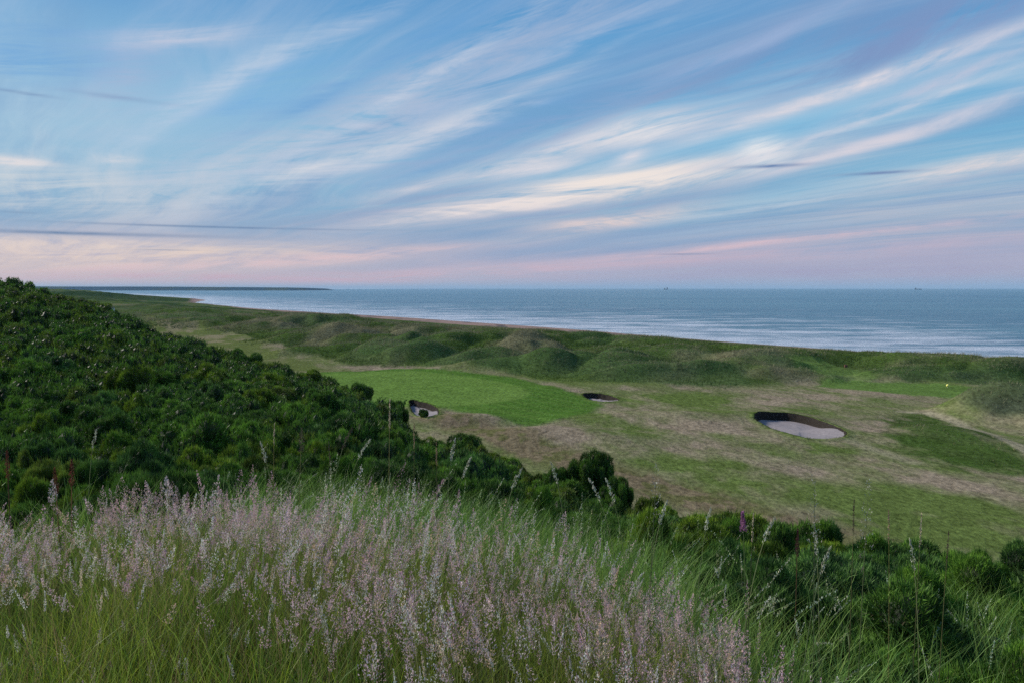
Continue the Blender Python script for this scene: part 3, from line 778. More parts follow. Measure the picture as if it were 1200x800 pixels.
for b in BUNKERS: prob = np.where(poly_sd(xx, yy, [tuple(q) for q in b[5]]) < 1.8, 0, prob)
keep = rng.uniform(0, 1, len(xx)) < prob
xx, yy, zz, short = xx[keep], yy[keep], zz[keep], short[keep]; dryv = at_['dry'][keep]
n = len(xx); sc = np.clip(yy / 150, .7, 3.2) ** .7
nb = 4
P = np.repeat(np.stack([xx, yy, zz - .05], -1), nb, 0); P[:, :2] += rng.normal(0, .14, (n * nb, 2)) * np.repeat(sc, nb)[:, None]
hN = rng.uniform(.25, .62, n * nb) * np.repeat(np.clip(sc, .8, 1.5) * (.6 + .8 * fbm(xx * .2, yy * .2, 67, 2)), nb)
nd = np.repeat(fbm(xx * .06, yy * .05, 61, 4), nb); nb2 = np.repeat(fbm(xx * .04, yy * .04, 63, 3), nb)
base = lerp(np.broadcast_to(np.array([.050, .092, .018]), (n * nb, 3)), np.array([.20, .165, .10]), smooth(.46, .60, nd + .2 * (rng.uniform(0, 1, n * nb) - .5)) * .75)
base = lerp(base, np.array([.085, .145, .060]), smooth(.50, .66, nb2) * .5)
px_, py_ = project(P[:, 0], P[:, 1], P[:, 2])
lav = np.exp(-((px_ - 1120) / 110) ** 2 - ((py_ - 446) / 8) ** 2) + np.exp(-((px_ - 1165) / 55) ** 2 - ((py_ - 478) / 14) ** 2)
base = lerp(base, np.array([.19, .18, .19]), np.clip(lav, 0, 1) * .35)
heath = np.clip(np.exp(-((px_ - 1185) / 70) ** 4 - ((py_ - 488) / 26) ** 4), 0, 1)
base = lerp(base, np.array([.065, .078, .058]), heath * .8)
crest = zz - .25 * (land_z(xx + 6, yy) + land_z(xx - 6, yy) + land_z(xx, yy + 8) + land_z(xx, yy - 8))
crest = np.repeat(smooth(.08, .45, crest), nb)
base = lerp(base, np.array([.21, .20, .125]), crest * .75)  # dry straw crests, also lightened to strengthen the lit relief
base = lerp(base, np.array([.030, .058, .014]), np.repeat(smooth(.0, -.4, zz - .25 * (land_z(xx + 6, yy) + land_z(xx - 6, yy) + land_z(xx, yy + 8) + land_z(xx, yy - 8))), nb) * .75)  # shade put into the blade colour in hollows between mounds
base = base * rng.uniform(.4, 1.6, (n * nb, 1))
shN = np.repeat(short, nb); hN = np.where(shN, rng.uniform(.05, .17, n * nb), hN)
fwc = lerp(np.broadcast_to(np.array([.085, .135, .03]), (n, 3)), np.array([.215, .17, .12]), dryv)
base = np.where(shN[:, None], np.repeat(fwc, nb, 0) * rng.uniform(.6, 1.25, (n * nb, 1)), base)
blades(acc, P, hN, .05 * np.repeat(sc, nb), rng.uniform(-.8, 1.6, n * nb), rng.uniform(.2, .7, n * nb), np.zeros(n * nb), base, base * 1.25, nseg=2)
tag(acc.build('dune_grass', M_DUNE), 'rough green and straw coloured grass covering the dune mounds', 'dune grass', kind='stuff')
print('dune tufts', n)

# ------------------------------------------------------------------ gorse bushes
def fib(n):
    i = np.arange(n) + .5; ph = np.arccos(1 - 2 * i / n); t = math.pi * (1 + 5 ** .5) * i
    return np.stack([np.cos(t) * np.sin(ph), np.sin(t) * np.sin(ph), np.cos(ph)], -1)

def bush_geom(seed, nsprig, leaf, lw, per=5, nl=11, core_sub=2, cols=None, twig=.0, tall=1.0):
    rg = np.random.default_rng(seed)
    ctr = [np.array([0, 0, .30])]; rad = [np.array([.58, .58, .36])]
    for k in range(nl):
        a = k * 2.4 + rg.uniform(-.6, .6); rr0 = rg.uniform(.25, .85) if k > 3 else rg.uniform(0, .3)
        r0 = rg.uniform(.13, .30)
        ctr.append(np.array([math.cos(a) * rr0, math.sin(a) * rr0, rg.uniform(.22, .58) + .30 * (1 - rr0) * rg.uniform(.5, 1.3)])); rad.append(np.array([r0, r0, r0 * rg.uniform(.75, 1.05)]))
    ctr = np.array(ctr); rad = np.array(rad)
    if tall > 1: ctr[:, 2] *= tall; rad[:, 2] *= 1 + (tall - 1) * .35; rad[0, 2] *= 1.5
    acc = Acc()
    # solid dark green core blobs, added to block light through the bush
    me = bpy.data.meshes.new('tmp'); bm = bmesh.new(); bmesh.ops.create_icosphere(bm, subdivisions=core_sub, radius=1); bm.to_mesh(me); bm.free()
    iv = np.array([v.co[:] for v in me.vertices]); it = np.array([p.vertices[:] for p in me.polygons]); bpy.data.meshes.remove(me)
    for c, r in zip(ctr, rad):
        v = iv * r * .80 + c + rg.normal(0, .018, iv.shape)
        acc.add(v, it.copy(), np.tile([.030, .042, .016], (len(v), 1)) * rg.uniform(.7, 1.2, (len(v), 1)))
    n0 = int(nsprig * 2.4)
    k = rg.choice(len(ctr), n0, p=(rad[:, 0] ** 2) / (rad[:, 0] ** 2).sum())
    d = rg.normal(0, 1, (n0, 3)); d /= np.linalg.norm(d, axis=1, keepdims=True)
    p = ctr[k] + d * rad[k] * (1 + .085 * rg.normal(0, 1, (n0, 1)) * (rg.uniform(0, 1, (n0, 1)) < .6))
    q = ((p[:, None] - ctr[None]) / rad[None]); q = (q ** 2).sum(-1); q[np.arange(n0), k] = 9
    ok = (q.min(1) > .80) & (p[:, 2] > .03)
    p, d = p[ok][:nsprig], d[ok][:nsprig]; N = len(p)
    nrm = d / 1.0
    clump = fbm(p[:, 0] * 5 + p[:, 2] * 3, p[:, 1] * 5 + 2 * p[:, 2], seed, 3)
    shoot = rg.uniform(0, 1, N) < .045
    for j in range(per):
        dr = nrm * .60 + np.array([0, 0, .60]) + rg.normal(0, .44, (N, 3)) * np.where(shoot, .45, 1)[:, None]; dr /= np.linalg.norm(dr, axis=1, keepdims=True)
        e = np.cross(dr, rg.normal(0, 1, (N, 3))); e /= np.linalg.norm(e, axis=1, keepdims=True) + 1e-9
        L_ = leaf * rg.uniform(.6, 1.4, (N, 1)) * np.where(shoot, 1.8, 1.0)[:, None]; b0 = p + rg.normal(0, leaf * .3, (N, 3)); w_ = lw * rg.uniform(.7, 1.3, (N, 1))
        V = np.stack([b0 - e * w_, b0 + e * w_, b0 + dr * L_], 1)
        T = np.arange(N * 3).reshape(N, 3)
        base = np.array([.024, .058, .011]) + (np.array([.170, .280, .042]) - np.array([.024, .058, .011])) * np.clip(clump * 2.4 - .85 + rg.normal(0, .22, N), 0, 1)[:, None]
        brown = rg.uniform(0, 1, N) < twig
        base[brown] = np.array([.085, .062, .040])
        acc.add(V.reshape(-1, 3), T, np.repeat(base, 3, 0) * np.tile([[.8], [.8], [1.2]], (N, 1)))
    return acc.get()

def stem_mesh(seed):
    bm = bmesh.new(); rg = random.Random(seed)
    for k in range(9):
        a = rg.uniform(0, 6.28); r = rg.uniform(.25, .75)
        p0 = Vector((rg.uniform(-.08, .08), rg.uniform(-.08, .08), -.12)); p2 = Vector((math.cos(a) * r, math.sin(a) * r, rg.uniform(.35, .7)))
        p1 = p0.lerp(p2, .5) + Vector((0, 0, .08))
        add_tube(bm, p0, p1, .022, .015, 5); add_tube(bm, p1, p2, .015, .006, 5)
        for _ in range(2):
            add_tube(bm, p1, p1 + Vector((rg.uniform(-.3, .3), rg.uniform(-.3, .3), rg.uniform(.1, .35))), .010, .003, 4)
    me = bpy.data.meshes.new('stems'); bm.to_mesh(me); bm.free(); me.materials.append(M_BARK); return me

def mesh_only(geom, name):
    o = new_mesh(name, geom[0], geom[1], geom[2], M_LEAF); me = o.data; bpy.data.objects.remove(o); return me
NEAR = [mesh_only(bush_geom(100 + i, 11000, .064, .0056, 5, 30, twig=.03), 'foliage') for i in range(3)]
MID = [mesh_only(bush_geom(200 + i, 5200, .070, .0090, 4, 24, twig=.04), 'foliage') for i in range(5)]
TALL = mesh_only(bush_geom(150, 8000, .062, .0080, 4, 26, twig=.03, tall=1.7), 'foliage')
STEMS = [stem_mesh(i) for i in range(4)]
FAR = [bush_geom(300 + i, 620, .105, .022, 3, 17, 1) for i in range(6)]

# scatter over the hillside
cand = []
ym = 100
tries = 60000
ax_ = rng.uniform(-.98, .80, tries); yq = np.sqrt(rng.uniform(4.5 ** 2, 112 ** 2, tries))
near_extra = 14000
ax_ = np.concatenate([rng.uniform(-.8, .80, near_extra), ax_]); yq = np.concatenate([rng.uniform(4.5, 34, near_extra), yq])
xq = ax_ * yq
pxq = 600 + F * ax_
yc = crest_y(xq, yq)
ymin = np.interp(pxq, [-300, 60, 160, 260, 420, 560, 660, 760, 860, 960, 1100, 1300], [7.5, 7.0, 8.0, 10.5, 14, 14, 12.5, 9.5, 7.8, 6.4, 5.6, 5.2])
ok = (yq > ymin) & (yq < yc * 1.10 + 1.5)
xq, yq, pxq = xq[ok], yq[ok], pxq[ok]
rad_ = rng.choice([rng.uniform(.5, .9), .75, 1.0, 1.3], len(xq), p=[.2, .35, .3, .15]) * rng.uniform(.8, 1.2, len(xq)) * np.interp(yq, [5, 12, 30, 90], [.62, .85, 1.0, 1.15]) * np.interp(pxq, [700, 820], [1, 1.4])
cell = {}
chosen = []
for i in range(len(xq)):
    x, y, r = xq[i], yq[i], rad_[i]
    cx, cy = int(x // 3), int(y // 3); bad = False
    for a in (-1, 0, 1):
        for b in (-1, 0, 1):
            for (x1, y1, r1) in cell.get((cx + a, cy + b), ()):
                if (x - x1) ** 2 + (y - y1) ** 2 < (.61 * (r + r1)) ** 2: bad = True; break
            if bad: break
        if bad: break
    if not bad:
        cell.setdefault((cx, cy), []).append((x, y, r)); chosen.append((x, y, r))
# hero bushes seen against the fairway and beside the hidden bunker: px, top row, depth, radius
HEROES = [(693, 527, 24.0, .90, 'tall round dark gorse bush standing against the fairway edge'),
          (723, 558, 22.0, .6, 'small dark round gorse bush just right of the tall round one'),
          (497, 479.5, 93.0, .75, 'small dark gorse bush growing in front of the hidden bunker sand'),
          (462, 468, 52.0, 1.3, 'dark gorse bush beside the left end of the half hidden bunker'),
          (655, 545, 24.0, .6, 'smaller dark gorse bush poking up left of the tall round bush'),
          (420, 452, 55.0, 1.4, 'dark gorse bush where the hill crest meets the putting green'),
          (538, 508, 42.0, 1.5, 'dark gorse bush on the slope edge right of the hidden bunker'),
          (150, 431, 38.0, 1.3, 'bright yellow green gorse bush standing out on the middle hillside')]
hero_xy = []
bl = []
for hpx, htop, hy_, hr, lab in HEROES:
    pt = at_depth(hpx, htop, hy_); gz = float(land_z(pt[0], pt[1])); hero_xy.append((pt[0], pt[1], hr))
    bl.append(dict(x=pt[0], y=pt[1], r=hr, z=gz - .06, h=max(.5, (pt[2] - gz + .06) / .93), lab=lab, px=hpx, hero=True, py=htop))
ca = np.array(chosen); cz = land_z(ca[:, 0], ca[:, 1])
cpx, cpy = project(ca[:, 0], ca[:, 1], cz + .7)
hvar = np.random.default_rng(5).uniform(.78, 1.18, len(ca))
for i in range(len(ca)):
    x, y, r = ca[i]
    if any((x - a) ** 2 + (y - b) ** 2 < (.8 * (r + c)) ** 2 for a, b, c in hero_xy): continue
    h = canopy_h(y) * hvar[i] * min(1.12, .60 + .42 * r)
    if 462 < cpx[i] < 545 and y > 24: h *= .72
    if 560 < cpx[i] < 725 and y > 13: h *= .74
    if 725 < cpx[i] < 820 and y > 10: h *= .80
    if cpx[i] > 820: h = canopy_h(y) * (.93 + .22 * (hvar[i] - .72))
    if y > crest_y(np.array([x]), np.array([y]))[0] * .94: h *= .85
    bl.append(dict(x=x, y=y, r=r, z=cz[i] - .08, h=h / .93, px=float(cpx[i]), py=float(cpy[i]), hero=False))
for b in bl:
    b['in'] = -25 < b['px'] < 1225 and b['py'] < 820 and (b['y'] < crest_y(np.array([b['x']]), np.array([b['y']]))[0] * 1.02 or b['hero'])
    b['size'] = b['r'] / b['y']
ind = sorted([b for b in bl if b['in']], key=lambda b: (-b['hero'], -b['size']))[:298]
ids = set(id(b) for b in ind)
rest = [b for b in bl if id(b) not in ids]
print('bushes', len(bl), 'individual', len(ind), 'depth of last', ind[-1]['y'], 'rest', len(rest))
TINTS = {'deep green': (.78, .95, .85), 'yellow green': (1.35, 1.25, .7), 'blue green': (.85, 1.05, 1.35), 'fresh green': (1.05, 1.25, .9), 'brownish green': (1.15, .98, .85)}
tn = list(TINTS)
ORD = ['first', 'second', 'third', 'fourth', 'fifth', 'sixth', 'seventh', 'eighth', 'ninth', 'tenth', 'eleventh', 'twelfth', 'thirteenth', 'fourteenth', 'fifteenth', 'sixteenth', 'seventeenth', 'eighteenth', 'nineteenth', 'twentieth', 'twenty-first', 'twenty-second', 'twenty-third', 'twenty-fourth', 'twenty-fifth']
zones = {}
for b in ind:
    nz = float(fbm(np.array([b['x'] * .09]), np.array([b['y'] * .09]), 123, 2)[0])
    if b['hero']:
        b['t'] = 'yellow green' if 'yellow' in b['lab'] else 'deep green'; continue
    k = rng.uniform(0, 1) * .7 + nz * .6
    if b['px'] > 780 and b['y'] < 16: b['t'] = tn[rng.choice(5, p=[.12, .2, .23, .42, .03])]
    else: b['t'] = tn[0] if k < .50 else tn[3] if k < .72 else tn[2] if k < .83 else tn[1] if k < .97 else tn[4]
    y, px = b['y'], b['px']
    if px < 330:
        zn = 'just behind the left seed heads' if y < 12 else 'in the left hillside dip' if y < 18 else 'low on the left hillside' if y < 25 else 'partway up the left hillside' if y < 34 else 'high on the left hillside'
    elif px < 640:
        zn = 'behind the central tall grass' if y < 15 else 'on the middle slope' if y < 24 else 'on the upper middle slope below the green'
    elif px < 900:
        zn = 'among tall grass right of centre' if y < 12 else 'on the fairway slope edge'
    else:
        zn = 'in the bottom right foreground' if y < 8.5 else 'in the right foreground thicket' if y < 11 else 'on the right slope edge'
    zones.setdefault((b['t'], zn), []).append(b)
for (t_, zn), L_ in zones.items():
    L_.sort(key=lambda b: b['px'])
    for i, b in enumerate(L_):
        if len(L_) == 1: b['lab'] = f'only {t_} gorse bush {zn}'
        elif i == 0: b['lab'] = f'leftmost {t_} gorse bush {zn}'
        elif i == len(L_) - 1: b['lab'] = f'rightmost {t_} gorse bush {zn}'
        else: b['lab'] = f'{t_} gorse bush, {ORD[i]} from left {zn}'
for i, b in enumerate(ind):
    near_ = b['y'] < 15
    me = (NEAR if near_ else MID)[i % (3 if near_ else 5)]
    hz_ = b['h']
    if b['hero'] and b['h'] / b['r'] > 1.75: me = TALL; hz_ = b['h'] / 1.65
    e = empty('gorse_bush', (b['x'], b['y'], b['z']), rng.uniform(0, 6.28)); e.scale = (b['r'], b['r'] * rng.uniform(.85, 1.1), hz_)
    tag(e, b['lab'], 'gorse bush', 'gorse bushes on the hillside')
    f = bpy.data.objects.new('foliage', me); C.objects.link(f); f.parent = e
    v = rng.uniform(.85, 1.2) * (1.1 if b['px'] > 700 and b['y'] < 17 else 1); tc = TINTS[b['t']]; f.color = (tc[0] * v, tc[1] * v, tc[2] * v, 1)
    s = bpy.data.objects.new('stems', STEMS[i % 4]); C.objects.link(s); s.parent = e
acc = Acc()
for i, b in enumerate(rest):
    V, T, cl = FAR[i % 6]
    a = rng.uniform(0, 6.28); ca_, sa_ = math.cos(a), math.sin(a)
    v = np.stack([(V[:, 0] * ca_ - V[:, 1] * sa_) * b['r'] + b['x'], (V[:, 0] * sa_ + V[:, 1] * ca_) * b['r'] + b['y'], V[:, 2] * b['h'] + b['z']], -1)
    nz = float(fbm(np.array([b['x'] * .06]), np.array([b['y'] * .05]), 124, 3)[0]); k = rng.uniform(0, 1) * .6 + nz * .8
    tc = np.array(TINTS[tn[0] if k < .62 else tn[3] if k < .82 else tn[1] if k < .95 else tn[4]]) * rng.uniform(.85, 1.15)
    acc.add(v, T, cl * tc)
M_LEAF2 = leaf_mat('gorse_thicket_leaf', .2, .6)
tag(acc.build('gorse_thicket', M_LEAF2), 'dense distant gorse thicket covering the upper hillside', 'gorse', kind='stuff')

# ------------------------------------------------------------------ meadow grass
def strip(n, y0, y1, a0=-.80, a1=.80):
    a = rng.uniform(a0, a1, n); y = np.sqrt(rng.uniform(y0 ** 2, y1 ** 2, n)); return a * y, y
acc = Acc()
def grass_zone(n, y0, y1, pmask, hlo, hhi, wlo, whi, cA, cB, tipm=1.7, nseg=4, leanhi=.6):
    x, y = strip(n, y0, y1); px = 600 + F * x / y
    k = rng.uniform(0, 1, n) < pmask(px, y, x)
    x, y, px = x[k], y[k], px[k]; n = len(x)
    if n == 0: return
    c = lerp(np.broadcast_to(np.array(cA), (n, 3)), np.array(cB), np.clip(fbm(x * 1.3, y * 1.3, 201, 3) * 1.8 - .5 + rng.normal(0, .25, n), 0, 1)) * rng.uniform(.45, 1.5, (n, 1))
    hh = rng.uniform(hlo, hhi, n) * (.65 + .7 * fbm(x * 1.1, y * 1.1, 202, 2))
    P = on_land(x, y); P[:, 2] -= .03
    blades(acc, P, hh, rng.uniform(wlo, whi, n), rng.normal(.2, 2.2, n), rng.uniform(.1, leanhi, n), rng.uniform(0, .5, n), c * .8, c * tipm, nseg=nseg)
# short green turf at the very front left, mixed sward under the heads, taller stems behind, coarse grass to the right
edge = lambda px: np.interp(px, [-200, 100, 400, 650, 760, 860, 950, 1300], [5.6, 5.6, 5.6, 5.4, 4.6, 3.9, 3.0, 2.6])
grass_zone(27000, 1.3, 4.2, lambda px, y, x: (y < edge(px)) * 1.0, .20, .58, .0035, .0085, (.080, .160, .014), (.26, .30, .035))
grass_zone(19000, 2.6, 6.2, lambda px, y, x: (y < edge(px) + .5) * 1.0, .36, .80, .0035, .008, (.07, .14, .02), (.20, .24, .045))
grass_zone(9000, 1.6, 6.0, lambda px, y, x: (y < edge(px) + .3) * 1.0, .35, .75, .0025, .005, (.22, .17, .08), (.16, .11, .06))
grass_zone(70000, 5, 15, lambda px, y, x: smooth(-150, 0, px) * np.where(px < 250, (y < 7.6) * .8, 1) * (y > edge(px)) * np.where(px > 900, .4, 1.0), .40, 1.0, .005, .010, (.06, .14, .022), (.17, .26, .05), leanhi=.8)
grass_zone(26000, 2.2, 13.0, lambda px, y, x: (px > 720) * (y > edge(px) - .4) * 1.0, .45, 1.05, .005, .012, (.07, .16, .03), (.21, .32, .075), leanhi=.8)
grass_zone(16000, 12, 24, lambda px, y, x: (px > 250) * .5, .5, 1.1, .010, .018, (.05, .10, .03), (.12, .18, .05), leanhi=.9)
tag(acc.build('meadow_grass', M_GRASS), 'long green and straw grass blades across the near slope', 'grass', kind='stuff')

# feathery seed heads (mauve, silver and straw)
accS = Acc(); accH = Acc()
def heads(n, y0, y1, pmask, hlo, hhi, Rlo, Rhi, t0lo, t0hi, nsp, size, pal, wts, open_=1.0, leanhi=.35, droophi=.3, noise_seed=301, prof='lance'):
    x, y = strip(n, y0, y1); px = 600 + F * x / y
    k = rng.uniform(0, 1, n) < pmask(px, y, x)
    x, y = x[k], y[k]; n = len(x)
    if n == 0: return
    P = on_land(x, y)
    hh = rng.uniform(hlo, hhi, n) * (.68 + .64 * fbm(x * 1.2, y * 1.2, 303, 2)); ang = 7 * fbm(x * .8, y * .8, 305, 2) - 3 + rng.normal(0, .7, n); ln = rng.uniform(.03, leanhi, n); dr = rng.uniform(0, droophi, n)
    sel = np.clip(fbm(x * 1.5, y * 1.5, noise_seed, 2) * 1.7 - .35 + rng.normal(0, .22, n), 0, .999)
    pal = np.array(pal); cw = np.cumsum(np.array(wts) / sum(wts)); ci = np.searchsorted(cw, sel); col = 1.2 * pal[np.minimum(ci, len(pal) - 1)] * rng.uniform(.8, 1.2, (n, 1))
    stc = np.tile([.13, .14, .05], (n, 1)) * rng.uniform(.7, 1.4, (n, 1))
    blades(accS, P, hh, np.full(n, .0028), ang, ln, dr, stc, stc * 1.3, nseg=5, taper=.25)
    panicles(accH, P, hh, ang, ln, dr, rng.uniform(t0lo, t0hi, n), rng.uniform(Rlo, Rhi, n), nsp, rng.uniform(size * .8, size * 1.25, n), col, open_=open_, prof=prof)
MAUVE = [(.48, .33, .33), (.54, .38, .39), (.42, .27, .30), (.57, .51, .45), (.52, .37, .26), (.52, .40, .41)]
def band(px, y):
    x_ = (px - 600) / F * y
    e_ = edge(px) + 1.9 * (fbm(x_ * .9 + 5, y * .25, 333, 2) - .55)
    return smooth(e_ + .2, e_ - .4, y)
patch = lambda x, y: smooth(.45, .58, fbm(x * .9, y * .9, 310, 3))
left_low = lambda px, y: 1 - smooth(430, 260, px) * smooth(3.5, 3.05, y)
heads(5400, 2.1, 5.9, lambda px, y, x: band(px, y) * (.03 + .97 * np.maximum(patch(x, y), .6 * smooth(380, 470, px) * smooth(4.8, 4.2, y))) * left_low(px, y),   .62, .96, .012, .034, .79, .86, 95, .0042, MAUVE, [3, 3, 2, 1.6, 1.2, 1.5])
heads(800, 2.4, 5.7, lambda px, y, x: band(px, y) * left_low(px, y), .60, .85, .005, .009, .78, .86, 70, .0045, [(.46, .43, .36), (.46, .38, .27), (.50, .47, .42)], [2, 1, 2], open_=.4)
heads(500, 1.6, 3.6, lambda px, y, x: smooth(560, 300, px) * .9, .32, .55, .008, .018, .78, .86, 60, .0036, [(.36, .26, .24), (.44, .36, .30), (.52, .50, .42)], [2, 2, 1])
heads(900, 2.3, 4.4, lambda px, y, x: smooth(640, 760, px) * band(px, y), .45, .70, .012, .022, .76, .86, 80, .0042, [(.40, .29, .27), (.45, .30, .20), (.42, .33, .36)], [2, 2, 2])
# greener oat-like heads in the taller grass behind
heads(900, 5.2, 12.5, lambda px, y, x: smooth(180, 300, px) * smooth(1150, 900, px) * .8, .75, 1.15, .010, .020, .68, .80, 45, .0075, [(.34, .38, .22), (.44, .45, .32), (.32, .33, .18)], [2, 2, 1], open_=.6, leanhi=.7, droophi=.7)
heads(240, 3.2, 7.5, lambda px, y, x: smooth(740, 860, px) * .8, .75, 1.05, .008, .014, .66, .78, 50, .0065, [(.36, .42, .30), (.45, .47, .38)], [1, 1], open_=.5, leanhi=.9, droophi=.8)
accS.build('stems_tmp', M_GRASS)
st_o = bpy.data.objects['stems_tmp']; hd_o = accH.build('flowering_grass', M_SEED)
tag(hd_o, 'mauve, silver and straw feathery grass seed heads filling the foreground', 'flowering grass', kind='stuff')
st_o.name = 'stalks'; st_o.parent = hd_o; st_o['kind'] = 'stuff'

# ------------------------------------------------------------------ single tall stems one can pick out
# top px, top row, depth, style, lean (m, + to the right), label
OAT, SPIKE, LOOSE, DOCK, PLUME = range(5)
STEMLIST = [
 (458, 466, 4.6, SPIKE, .02, 'pale thin grass stem rising highest in front of the hidden bunker'),
 (487, 493, 4.9, SPIKE, .01, 'straight brownish grass stem right of the highest pale stem'),
 (412, 502, 5.2, OAT, .22, 'arching pale grass stem curling right against dark gorse left of centre'),
 (437, 512, 5.4, OAT, .28, 'drooping grass stem with silvery spikelets beside the straight brown stem'),
 (385, 518, 5.6, SPIKE, -.03, 'slim upright grass stem against the dark gorse hollow'),
 (355, 500, 5.8, PLUME, .05, 'pinkish feathery grass stem leaning over the dark gorse hollow'),
 (326, 493, 5.5, SPIKE, .03, 'yellowish straight grass stem farthest left of the tall central ones'),
 (305, 517, 5.6, OAT, -.12, 'pale grass stem bending left behind the mauve seed heads'),
 (513, 515, 5.2, SPIKE, .0, 'short green spike of grass between brown stem and fairway edge'),
 (534, 512, 5.4, OAT, .10, 'thin silvery grass stem just below the brown fairway edge'),
 (553, 532, 5.2, OAT, .18, 'arching grass stem low on the slope right of centre'),
 (612, 545, 5.0, OAT, .2, 'arching green oat stem below the dry fairway patch'),
 (645, 540, 5.4, OAT, -.15, 'pale oat stem bending left beside the tall round bush'),
 (690, 562, 5.0, OAT, -.25, 'drooping silver oat stem in front of the tall round bush'),
 (708, 557, 5.2, OAT, -.18, 'curved pale grass stem directly right of the drooping silver one'),
 (768, 540, 4.6, LOOSE, .04, 'tall loose open grass panicle against the brown fairway margin'),
 (783, 588, 4.8, OAT, .14, 'pale leaning grass stem below the loose open panicle'),
 (838, 598, 4.6, OAT, .10, 'slanting pale grass stem left of the pink flower spike'),
 (884, 602, 4.2, SPIKE, .02, 'thick pale upright grass spike right of the pink flower spike'),
 (907, 604, 4.4, OAT, .2, 'pale grass stem slanting right across the brown fairway band'),
 (962, 556, 4.2, LOOSE, -.03, 'tallest faint open grass panicle against the patchy fairway'),
 (1010, 556, 4.4, LOOSE, .03, 'faint wispy grass panicle right of the tallest open one'),
 (960, 620, 4.4, OAT, -.06, 'silvery grass spike leaning left on the right slope'),
 (970, 637, 4.2, OAT, .16, 'silvery grass spike leaning right beside its left leaning twin'),
 (995, 580, 4.6, SPIKE, .0, 'dark thin upright grass stem against the fairway at right'),
 (1034, 592, 4.5, SPIKE, -.04, 'brownish grass stem standing between two wispy panicles'),
 (1062, 628, 4.3, OAT, -.1, 'pale grass stem arching left at the right slope edge'),
 (1087, 606, 4.3, SPIKE, .02, 'tall whitish grass spike at the right slope edge'),
 (1105, 618, 4.6, SPIKE, .03, 'dark slender grass stem right of the whitish spike'),
 (112, 503, 6.4, OAT, .12, 'lone pale grass stem arching over the far left gorse'),
 (58, 563, 4.6, PLUME, .0, 'tall silver feathery plume standing above the left seed heads'),
 (197, 556, 4.7, PLUME, -.02, 'silver feathery plume in the middle of left mauve seed heads'),
 (7, 527, 6.0, DOCK, .0, 'rust red dock spike at the far left edge'),
 (92, 535, 5.6, DOCK, .03, 'rust red dock spike beside the lone arching grass stem'),
 (72, 545, 5.6, DOCK, -.02, 'brown dock spike between two rust red ones at left'),
 (932, 617, 6.6, DOCK, .0, 'dark purple dock spike against the brown band below the fairway'),
]
PINK = (870, 599, 5.4)
def one_stem(tpx, tpy, depth, style, lean, label):
    top = at_depth(tpx, tpy, depth)
    bx_, by_ = top[0] - lean, depth + random.uniform(-.1, .1)
    bz = float(land_z(bx_, by_)); H = top[2] - bz
    if style == OAT:
        droop = .45; h = H / (1 - droop * .5 * 1.0)
    else: droop = .04; h = H / .98
    name = {OAT: 'oat_grass', SPIKE: 'grass_spike', LOOSE: 'open_panicle_grass', DOCK: 'dock_plant', PLUME: 'feather_grass'}[style]
    root = empty(name, (bx_, by_, bz))
    tag(root, label, 'dock plant' if style == DOCK else 'grass stem', 'dock spikes on the slope' if style == DOCK else 'tall grass stems rising from the slope')
    P = np.zeros((1, 3)); A = lambda v: np.array([v], float)
    ang = 0.0 if lean >= 0 else math.pi
    ln = abs(lean) / h
    sc_, tc_ = {OAT: ((.16, .19, .09), (.45, .46, .36)), SPIKE: ((.16, .15, .06), (.50, .42, .30)), LOOSE: ((.13, .15, .07), (.40, .38, .32)), DOCK: ((.10, .06, .035), (.13, .045, .032)), PLUME: ((.16, .16, .07), (.50, .44, .44))}[style]
    if 'dark' in label: tc_ = (.10, .07, .06) if style != DOCK else (.075, .022, .035)
    elif 'brown' in label and style == SPIKE: tc_ = (.34, .24, .16)
    a1 = Acc(); blades(a1, P, A(h), A(.006 if style != DOCK else .012), A(ang), A(ln), A(droop), np.array([sc_]), np.array([sc_]) * 1.4, nseg=10, taper=.3)
    # second crossed ribbon keeps the stalk visible from every side
    blades(a1, P, A(h), A(.006 if style != DOCK else .012), A(ang), A(ln), A(droop), np.array([sc_]), np.array([sc_]) * 1.4, nseg=10, taper=.3)
    a1.build('stalk', M_GRASS, root)
    a2 = Acc()
    t0, Rw, n_, sz = {OAT: (.80, .014, 80, .008), SPIKE: (.88, .006, 90, .006), LOOSE: (.76, .050, 100, .006), DOCK: (.82, .020, 200, .008), PLUME: (.86, .028, 160, .006)}[style]
    panicles(a2, P, A(h), A(ang), A(ln), A(droop), A(t0), A(Rw), n_, A(sz), np.array([tc_]), open_=.35 if style in (OAT, SPIKE) else .9, prof='cone' if style in (LOOSE,) else 'lance')
    a2.build('seed_head', M_SEED, root)
    a3 = Acc(); nl_ = 4
    zb = np.array([[0, 0, H * q] for q in np.linspace(.05, .42, nl_)])
    blades(a3, zb, rng.uniform(.2, .38, nl_), np.full(nl_, .010 if style != DOCK else .035), rng.uniform(0, 6.28, nl_), rng.uniform(.5, 1.0, nl_), rng.uniform(.3, .9, nl_), np.tile([.07, .12, .035], (nl_, 1)), np.tile([.13, .18, .06], (nl_, 1)), nseg=6)
    a3.build('leaf', M_GRASS, root)
for s_ in STEMLIST: one_stem(*s_)
